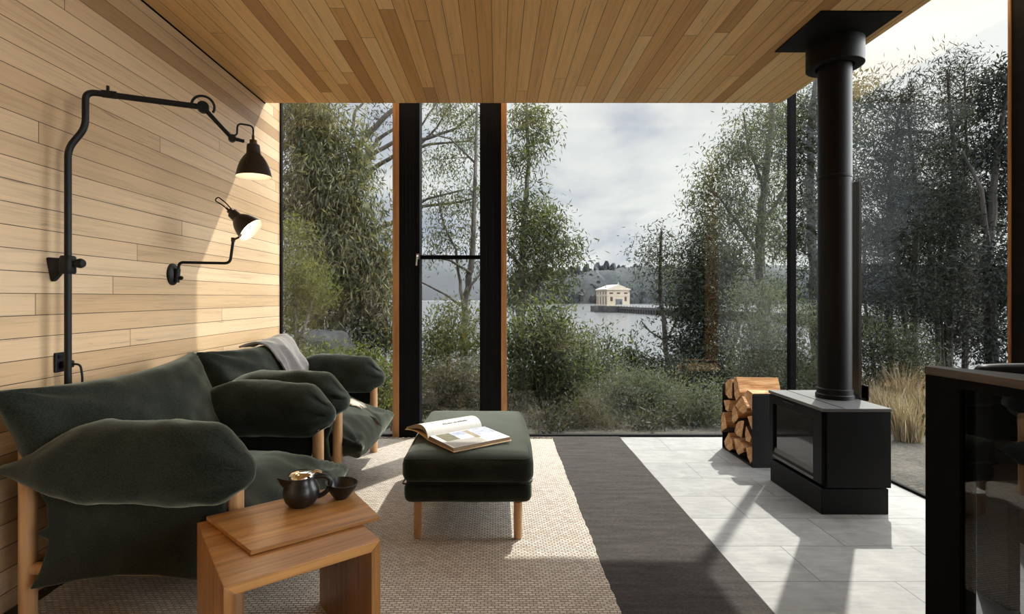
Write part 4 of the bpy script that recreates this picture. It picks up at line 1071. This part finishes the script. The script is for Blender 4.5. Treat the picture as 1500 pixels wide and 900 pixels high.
# boulder
bp = at(474, 515, 7.6)
bmv = []; 
for v in iv: pass
ic = bmesh.new(); bmesh.ops.create_icosphere(ic, subdivisions=4, radius=1)
mb = MB(); mb.add([bp+Vector((v.co.x*.52, v.co.y*.45, v.co.z*.36-.05))*1.0+v.co*noise.noise(v.co*1.6)*.09 for v in ic.verts], [tuple(v.index for v in f.verts) for f in ic.faces], True); ic.free()
mb.box((bp.x-.40, bp.y-.3, gz(bp.x, bp.y)-.1), (bp.x+.40, bp.y+.3, bp.z-.1))
tag(mb.build('boulder', M['rock']), 'rounded grey boulder behind the left pane above the armchair', 'boulder')
plant('gum_tree', 'slender sparse gum tree framed in the narrow centre pane', 'tree', 10.5,
      [[(684, 590, 6.5), (679, 520, 6), (681, 450, 5.4), (690, 390, 4.6), (694, 330, 3.6), (697, 240, 2.6), (700, 130, 1.6)], [(679, 450, 3), (671, 400, 2.2), (668, 365, 1.8), (650, 330, 1.4), (640, 290, 1)],
       [(675, 448, 2.2), (650, 430, 1.8), (618, 414, 1.4)], [(683, 425, 2.4), (703, 402, 1.6), (722, 380, 1.2)], [(690, 400, 2), (660, 382, 1.6), (630, 375, 1)], [(697, 240, 1.8), (660, 205, 1.2), (625, 195, .8)]],
      [(645, 235, 30, 26, .55), (685, 205, 24, 30, .55), (660, 165, 36, 16, .45), (690, 285, 22, 40, .5), (648, 292, 28, 22, .5), (640, 345, 26, 24, .55), (690, 345, 18, 24, .45), (668, 365, 24, 10, .5), (632, 372, 16, 12, .5), (700, 390, 14, 14, .4)],
      'leaf_mid', L=.11, Wd=.024, droop=.9, group=GT, twigs=.45)
plant('banksia_shrub', 'yellow green upright shrub low in the narrow centre pane', 'shrub', 7.6,
      [[(655, 640, 3), (655, 520, 2)]], [(658, 465, 22, 20, 1.1), (640, 500, 26, 26, 1.3), (668, 505, 28, 24, 1.2), (632, 545, 24, 34, 1.3), (690, 520, 22, 34, 1.2), (700, 470, 16, 26, .8)], 'leaf_yellow', L=.085, Wd=.020, droop=-.1, up=.35, group=GS)
plant('heath_bush', 'dry grey heath bush at the foot of the narrow centre pane', 'shrub', 6.2,
      [[(660, 640, 3), (660, 600, 2)]], [(640, 590, 28, 36, 1.2), (680, 580, 34, 40, 1.3), (655, 560, 40, 26, 1.2), (625, 620, 26, 26, 1.0), (700, 620, 30, 30, 1.2)], 'heath', L=.06, Wd=.012, droop=0, up=.3, group=GS)
plant('gum_tree', 'leafy gum tree with two crowns right of the black upright', 'tree', 9.0,
      [[(757, 640, 7), (757, 540, 6.5), (762, 470, 6), (768, 400, 5), (767, 330, 4), (775, 240, 3), (772, 150, 2)], [(762, 470, 3.5), (785, 420, 2.8), (805, 370, 2), (820, 330, 1.3)], [(768, 400, 3), (740, 360, 2), (725, 320, 1.4)]],
      [(772, 175, 30, 26, 1.2), (790, 195, 16, 28, .9), (765, 225, 24, 26, 1.1), (748, 250, 14, 20, .7), (775, 300, 26, 24, 1.1), (795, 325, 32, 28, 1.3), (815, 365, 28, 30, 1.2), (770, 350, 38, 34, 1.2), (790, 395, 36, 26, 1.0), (835, 375, 14, 22, .7), (825, 415, 22, 16, .7), (760, 410, 26, 30, .9), (750, 440, 20, 24, .8)],
      'leaf_mid', L=.12, Wd=.026, droop=.7, group=GT)
plant('banksia_shrub', 'tall dark green banksia bush right of the black upright', 'shrub', 6.6,
      [[(800, 640, 4), (800, 520, 3)], [(770, 640, 4), (765, 540, 3)]],
      [(795, 468, 34, 30, 1.3), (770, 505, 36, 36, 1.5), (815, 505, 36, 36, 1.5), (765, 555, 34, 44, 1.6), (810, 560, 46, 40, 1.7), (845, 545, 30, 40, 1.4), (770, 610, 40, 36, 1.5), (835, 600, 46, 36, 1.6)],
      'leaf_mid', L=.085, Wd=.021, droop=-.15, up=.35, group=GS)
plant('banksia_shrub', 'open banksia sprigs with dark cones against the lake', 'shrub', 7.4,
      [[(872, 640, 3), (872, 570, 2.4), (868, 505, 1.6)], [(872, 570, 2), (892, 500, 1.3)], [(868, 560, 2), (850, 500, 1.2)]],
      [(868, 488, 12, 10, .7), (855, 500, 12, 12, .7), (890, 497, 14, 12, .7), (880, 525, 24, 16, .8), (895, 530, 16, 18, .7), (865, 550, 34, 24, 1.3), (850, 525, 18, 18, .9)], 'leaf_mid', L=.085, Wd=.022, droop=-.1, up=.3, group=GS)
plant('round_shrub', 'pale grey green rounded bush in the middle of the wide pane', 'shrub', 6.0,
      [[(940, 650, 3), (940, 610, 2)], [(925, 620, 2), (905, 580, 1.2)]],
      [(940, 565, 46, 22, 1.4), (910, 585, 36, 28, 1.5), (965, 585, 34, 28, 1.5), (940, 605, 56, 30, 1.6), (890, 610, 30, 30, 1.3)], 'leaf_pale', L=.05, Wd=.013, droop=-.2, up=.4, group=GS)
plant('heath_bush', 'low brownish heath bush at the sill left of the log rack', 'shrub', 5.4,
      [[(1010, 650, 3), (1010, 620, 2)]], [(1005, 600, 36, 26, 1.2), (1035, 615, 26, 30, 1.2), (980, 630, 36, 20, 1.0), (1040, 580, 22, 22, 1.0)], 'leaf_pale', L=.045, Wd=.012, droop=0, up=.3, group=GS)
plant('heath_bush', 'dry heath bush at the sill in front of the dark banksia', 'shrub', 5.2,
      [[(850, 650, 3), (850, 625, 2)]], [(830, 628, 40, 18, 1.0), (880, 628, 36, 20, 1.1), (790, 628, 30, 18, 1.0), (915, 632, 26, 14, .9), (860, 600, 34, 22, .9)], 'heath', L=.05, Wd=.010, droop=0, up=.35, group=GS)
plant('shrub', 'dark leafy bush on the slope above the log rack', 'shrub', 9.0,
      [[(925, 640, 3), (925, 560, 2)]], [(928, 520, 26, 16, 1.0), (945, 535, 30, 18, 1.2), (915, 540, 24, 16, 1.0), (965, 545, 26, 24, 1.3), (1000, 560, 30, 34, 1.5)], 'leaf_dark', L=.10, Wd=.032, droop=0, up=.2, group=GS)
plant('gum_tree', 'small single stemmed tree standing against the lake in the wide pane', 'tree', 14.0,
      [[(977, 600, 4.2), (976, 545, 4), (973, 480, 3.6), (969, 420, 3), (967, 340, 1.6)], [(974, 500, 1.6), (950, 485, 1.2), (940, 470, .8)], [(975, 505, 1.6), (992, 470, 1.2), (1000, 455, .8)]],
      [(966, 345, 15, 11, .8), (952, 366, 18, 11, .8), (982, 370, 18, 12, .8), (944, 385, 14, 9, .7), (968, 396, 24, 12, .8), (986, 412, 18, 12, .7), (955, 418, 16, 9, .6), (942, 478, 10, 6, .6), (996, 440, 14, 16, .8)],
      'leaf_dark', 'bark_dark', L=.15, Wd=.034, droop=.4, group=GT)
plant('tea_tree', 'dense dark tree between small lake tree and corner post', 'tree', 10.0,
      [[(1030, 640, 5), (1032, 520, 4), (1035, 400, 3)], [(1060, 640, 4), (1062, 560, 3.4), (1085, 480, 2)], [(1045, 640, 3), (1010, 520, 2)]],
      [(1035, 365, 34, 30, 1.2), (1020, 405, 36, 36, 1.4), (1060, 400, 36, 44, 1.4), (1015, 455, 32, 34, 1.3), (1050, 460, 40, 40, 1.4), (1010, 510, 34, 34, 1.4), (1050, 520, 40, 34, 1.3), (1025, 560, 44, 30, 1.4), (1080, 560, 30, 40, 1.2), (1040, 330, 20, 22, .8)],
      'leaf_dark', 'bark_dark', L=.11, Wd=.026, droop=.3, group=GT)
plant('gum_tree', 'tall open gum tree just left of the corner post', 'tree', 12.5,
      [[(1117, 600, 9), (1117, 480, 8), (1116, 400, 7.4), (1115, 330, 6.6), (1118, 270, 5.6), (1128, 190, 4), (1132, 110, 3)], [(1115, 380, 3), (1085, 330, 2.4), (1050, 290, 1.6), (1030, 260, 1)], [(1115, 330, 3), (1145, 290, 2.2), (1160, 240, 1.4)], [(1118, 270, 2.6), (1095, 215, 1.8), (1085, 170, 1.2)], [(1116, 430, 2.2), (1060, 350, 1.6), (1030, 325, 1)]],
      [(1110, 180, 46, 24, .8), (1085, 215, 36, 24, .9), (1050, 255, 36, 22, .9), (1120, 235, 40, 26, .8), (1030, 285, 26, 16, .8), (1075, 290, 34, 24, .9), (1015, 305, 20, 12, .6), (1140, 290, 26, 34, .9), (1050, 320, 30, 20, .9), (1100, 335, 34, 24, .9), (1145, 350, 24, 36, 1.0), (1085, 370, 26, 24, .9), (1150, 180, 24, 34, .9), (1140, 420, 22, 28, .9)],
      'leaf_mid', L=.14, Wd=.03, droop=.7, group=GT, twigs=.45)
plant('wattle_shrub', 'pale silvery shrub with upright sprays behind the log rack', 'shrub', 7.2,
      [[(1110, 640, 3), (1110, 540, 2.2), (1095, 440, 1.2)], [(1150, 640, 3), (1150, 560, 2)], [(1110, 560, 2), (1125, 440, 1)]],
      [(1092, 440, 12, 34, .8), (1122, 450, 14, 36, .8), (1105, 495, 30, 30, 1.2), (1140, 500, 30, 26, 1.1), (1175, 470, 26, 26, 1.0), (1120, 545, 40, 30, 1.4), (1165, 535, 36, 36, 1.3), (1130, 590, 40, 30, 1.3), (1190, 570, 30, 40, 1.2)], 'leaf_pale', L=.06, Wd=.014, droop=-.2, up=.4, group=GS)
plant('gum_tree', 'dark gum tree behind the stove flue seen through the side glass', 'tree', 10.5,
      [[(1192, 640, 9), (1193, 520, 8), (1190, 420, 7), (1193, 320, 6), (1190, 180, 4), (1195, 110, 3)], [(1190, 400, 3), (1225, 350, 2.4), (1250, 290, 1.6)]],
      [(1190, 165, 34, 30, 1.1), (1220, 150, 30, 26, .9), (1255, 145, 26, 26, .9), (1175, 215, 26, 34, 1.1), (1215, 210, 34, 34, 1.0), (1190, 270, 32, 34, 1.1), (1250, 190, 26, 30, .9), (1180, 340, 26, 40, 1.0), (1215, 320, 30, 44, .9), (1245, 270, 24, 40, .8), (1200, 420, 34, 34, .9)],
      'leaf_dark', 'bark_dark', L=.13, Wd=.03, droop=.5, group=GT)
plant('she_oak', 'dark she oak with pointed tips just right of the flue', 'tree', 8.2,
      [[(1300, 660, 5), (1302, 520, 4.4), (1298, 380, 3.6), (1310, 230, 2.4), (1320, 140, 1.2)], [(1285, 660, 3), (1275, 520, 2.4), (1268, 400, 1.4)], [(1312, 660, 4), (1322, 500, 3.4), (1316, 360, 2.6), (1300, 240, 1.6)], [(1262, 640, 3), (1258, 480, 2.6), (1266, 330, 2)], [(1345, 700, 7), (1344, 560, 6), (1340, 420, 5), (1336, 300, 3.4), (1332, 160, 1.4)], [(1300, 205, 2.6), (1330, 192, 3), (1360, 195, 2.2)]],
      [(1285, 140, 6, 34, 1.1), (1295, 165, 8, 30, 1.0), (1322, 150, 9, 34, 1.2), (1337, 130, 7, 34, 1.1), (1335, 175, 20, 26, 1.1), (1310, 200, 24, 28, 1.0), (1285, 225, 24, 24, .9), (1330, 235, 34, 34, 1.3), (1290, 275, 34, 36, 1.3), (1335, 300, 36, 44, 1.5), (1285, 340, 36, 40, 1.5), (1325, 370, 40, 44, 1.6), (1275, 410, 30, 36, 1.2), (1310, 430, 40, 34, 1.3), (1345, 440, 30, 40, 1.2), (1290, 480, 30, 26, .8)],
      'leaf_blue', 'bark_dark', L=.11, Wd=.017, droop=.2, up=.5, group=GT, twigs=.6)
plant('she_oak', 'dark she oak with tall twin tips near the timber edge trim', 'tree', 9.0,
      [[(1395, 720, 7), (1392, 520, 6), (1396, 360, 5), (1392, 220, 3), (1392, 100, 1.2)], [(1396, 360, 3), (1412, 230, 2), (1413, 110, 1)], [(1375, 700, 4), (1372, 480, 3.4), (1365, 330, 2.4)], [(1412, 700, 4.4), (1420, 520, 4), (1412, 380, 3), (1420, 260, 2)], [(1386, 640, 3), (1380, 440, 2.4), (1375, 300, 1.6)]],
      [(1390, 115, 7, 40, 1.2), (1413, 105, 8, 36, 1.2), (1388, 165, 16, 26, 1.1), (1410, 170, 18, 30, 1.1), (1380, 215, 26, 30, 1.2), (1412, 235, 32, 34, 1.3), (1385, 285, 36, 40, 1.5), (1415, 320, 36, 40, 1.5), (1375, 350, 36, 40, 1.5), (1405, 400, 44, 44, 1.6), (1375, 440, 36, 40, 1.4), (1420, 470, 36, 40, 1.3), (1385, 500, 36, 30, 1.0)],
      'leaf_blue', 'bark_dark', L=.12, Wd=.018, droop=.2, up=.5, group=GT, twigs=.6)
plant('gum_tree', 'leafy dark tree cut off by the dark wall at right', 'tree', 7.4,
      [[(1462, 800, 9), (1460, 520, 8), (1450, 380, 7), (1462, 250, 4), (1470, 120, 2)], [(1450, 380, 3), (1430, 280, 2.4), (1415, 220, 1.6)]],
      [(1455, 120, 26, 20, 1.1), (1485, 110, 26, 24, 1.2), (1440, 150, 26, 18, 1.0), (1470, 165, 34, 26, 1.2), (1455, 215, 34, 34, 1.2), (1490, 240, 30, 50, 1.4), (1460, 300, 34, 50, 1.3), (1450, 390, 30, 50, 1.2), (1480, 430, 36, 60, 1.4), (1455, 500, 30, 40, 1.1)],
      'leaf_blue', 'bark_dark', L=.10, Wd=.028, droop=.3, group=GT)
plant('shrub', 'olive shrub low behind the stove in the side glass', 'shrub', 6.4,
      [[(1270, 640, 3), (1270, 560, 2)], [(1320, 640, 3), (1325, 500, 2)]], [(1262, 500, 22, 40, 1.0), (1290, 520, 26, 30, .9), (1320, 510, 26, 34, .9), (1340, 540, 26, 34, .9), (1265, 555, 22, 26, .9)], 'leaf_dark', L=.08, Wd=.016, droop=0, up=.4, group=GS)
# dry grass tussocks by the side glass, one by one
gd = None
for k, (px, py, d) in enumerate([(1292, 600, 5.4), (1312, 610, 5.0), (1330, 620, 4.6), (1346, 606, 5.2), (1300, 560, 6.4), (1325, 565, 6.0), (1345, 560, 6.6), (1366, 600, 5.0), (1280, 590, 6.0)]):
    c = at(px, 640, d); c.z = gz(c.x, d)
    root = thing('grass_tussock', 'pale dry grass tussock outside the side glass behind the stove', 'grass', tuple(c), 0, 'dry grass tussocks outside the side glass')
    top = at(px, py-45, d).z-c.z
    n = 260; th0 = RNG.random(n)*2*np.pi; rr = RNG.random(n)**.5*.10; lean = RNG.normal(size=(n, 2))*.22; hh = top*(.45+.6*RNG.random(n))
    vs = []; fs = []
    for i in range(n):
        b0 = c+Vector((math.cos(th0[i])*rr[i], math.sin(th0[i])*rr[i], -.03)); w = Vector((math.sin(th0[i]*3), math.cos(th0[i]*3), 0))*.004
        m_ = b0+Vector((lean[i][0]*.4, lean[i][1]*.4, .6))*hh[i]; e = b0+Vector((lean[i][0], lean[i][1], 1.0-.2*abs(lean[i][0])))*hh[i]
        o = len(vs); vs += [b0-w, b0+w, m_+w*.8, e, m_-w*.8]; fs += [(o, o+1, o+2, o+3, o+4)]
    MB().add(vs, fs).build('blades', M['dry'], root)
# scattered low undergrowth covering the slope
bl_ = []; rnd = random.Random(31)
for k in range(420):
    d = 4.9+rnd.random()**1.6*40; px = rnd.uniform(380, 1560); x = (px-CX)*d/F
    if x < XR+.4 and d < YW+.7: continue
    s = rnd.uniform(.12, .34)*(.7+d/30)*(.42 if d < 8 else 1); z = gz(x, d)
    bl_.append((Vector((x, d, z+s*.35)), (s*1.5, s*1.3, s*.7), int(150+60*rnd.random())))
ug = leaf_obj('undergrowth', bl_, 'heath', .11, .022, -.2, None, 10, .10, .5, 30) if False else None
ur = thing('undergrowth', 'low dry heath covering the ground under the trees', 'undergrowth', (2, 8, -1)); ur['kind'] = 'stuff'
leaf_obj('foliage', bl_, 'undergrowth', .07, .018, -.1, ur, 10, .07, .5, 40)

# ------------------------------------------------------------------ sky and sun
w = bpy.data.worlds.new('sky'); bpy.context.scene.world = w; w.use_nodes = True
class WT(NT):
    def __init__(s): s.t = w.node_tree; s.n = s.t.nodes; s.l = s.t.links; s.n.clear(); s.out = s.n.new('ShaderNodeOutputWorld')
t = WT(); g = t.node('TexCoord').outputs['Generated']; q = t.sep(g)
zz = t.math('MAXIMUM', q[2], 0.0); k = t.math('DIVIDE', 1.0, t.math('ADD', zz, .32))
cv = t.comb(t.math('MULTIPLY', q[0], k), t.math('MULTIPLY', q[1], k), t.math('MULTIPLY', zz, 1.8))
n1 = t.noise(cv, 2.1, 7, .55, .35); n2 = t.noise(t.scale(cv, (1, 1, 1), (3.1, 1.7, 0)), .9, 3, .5, .2)
kk = t.math('ADD', t.math('MULTIPLY', n1, .62), t.math('MULTIPLY', n2, .38))
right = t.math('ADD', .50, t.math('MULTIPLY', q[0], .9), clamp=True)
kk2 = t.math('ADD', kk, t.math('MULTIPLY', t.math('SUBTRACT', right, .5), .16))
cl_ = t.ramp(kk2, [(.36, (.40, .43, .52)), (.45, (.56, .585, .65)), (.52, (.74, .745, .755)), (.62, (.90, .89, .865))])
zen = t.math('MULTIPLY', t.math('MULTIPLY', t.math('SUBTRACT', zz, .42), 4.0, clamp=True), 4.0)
side = t.math('MULTIPLY', t.math('SUBTRACT', q[0], .74), 6.0, clamp=True)  # added bright band of sky out of view to the right, fills the interior
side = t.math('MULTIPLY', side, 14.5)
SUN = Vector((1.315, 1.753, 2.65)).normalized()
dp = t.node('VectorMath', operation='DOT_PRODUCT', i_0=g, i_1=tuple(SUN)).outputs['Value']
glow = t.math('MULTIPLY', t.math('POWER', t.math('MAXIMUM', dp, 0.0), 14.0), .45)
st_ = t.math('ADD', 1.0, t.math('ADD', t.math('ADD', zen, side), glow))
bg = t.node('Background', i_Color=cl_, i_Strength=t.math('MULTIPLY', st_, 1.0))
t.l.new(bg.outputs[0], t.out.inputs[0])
sl = bpy.data.lights.new('sun', 'SUN'); sl.energy = 5.8; sl.angle = R(.7); sl.color = (1, .94, .86)
so = bpy.data.objects.new('sun', sl); C.objects.link(so); so.rotation_euler = SUN.to_track_quat('Z', 'Y').to_euler(); so.location = (20, 28, 42)
sc = bpy.context.scene
sc.view_settings.view_transform = 'Standard'; sc.view_settings.look = 'None'; sc.view_settings.gamma = 1; sc.view_settings.exposure = .14; sc.view_settings.use_curve_mapping = False
cy = sc.cycles
cy.use_denoising = True; cy.max_bounces = 9; cy.diffuse_bounces = 5; cy.glossy_bounces = 4; cy.transmission_bounces = 4; cy.transparent_max_bounces = 16
cy.sample_clamp_indirect = 6; cy.caustics_reflective = False; cy.caustics_refractive = False
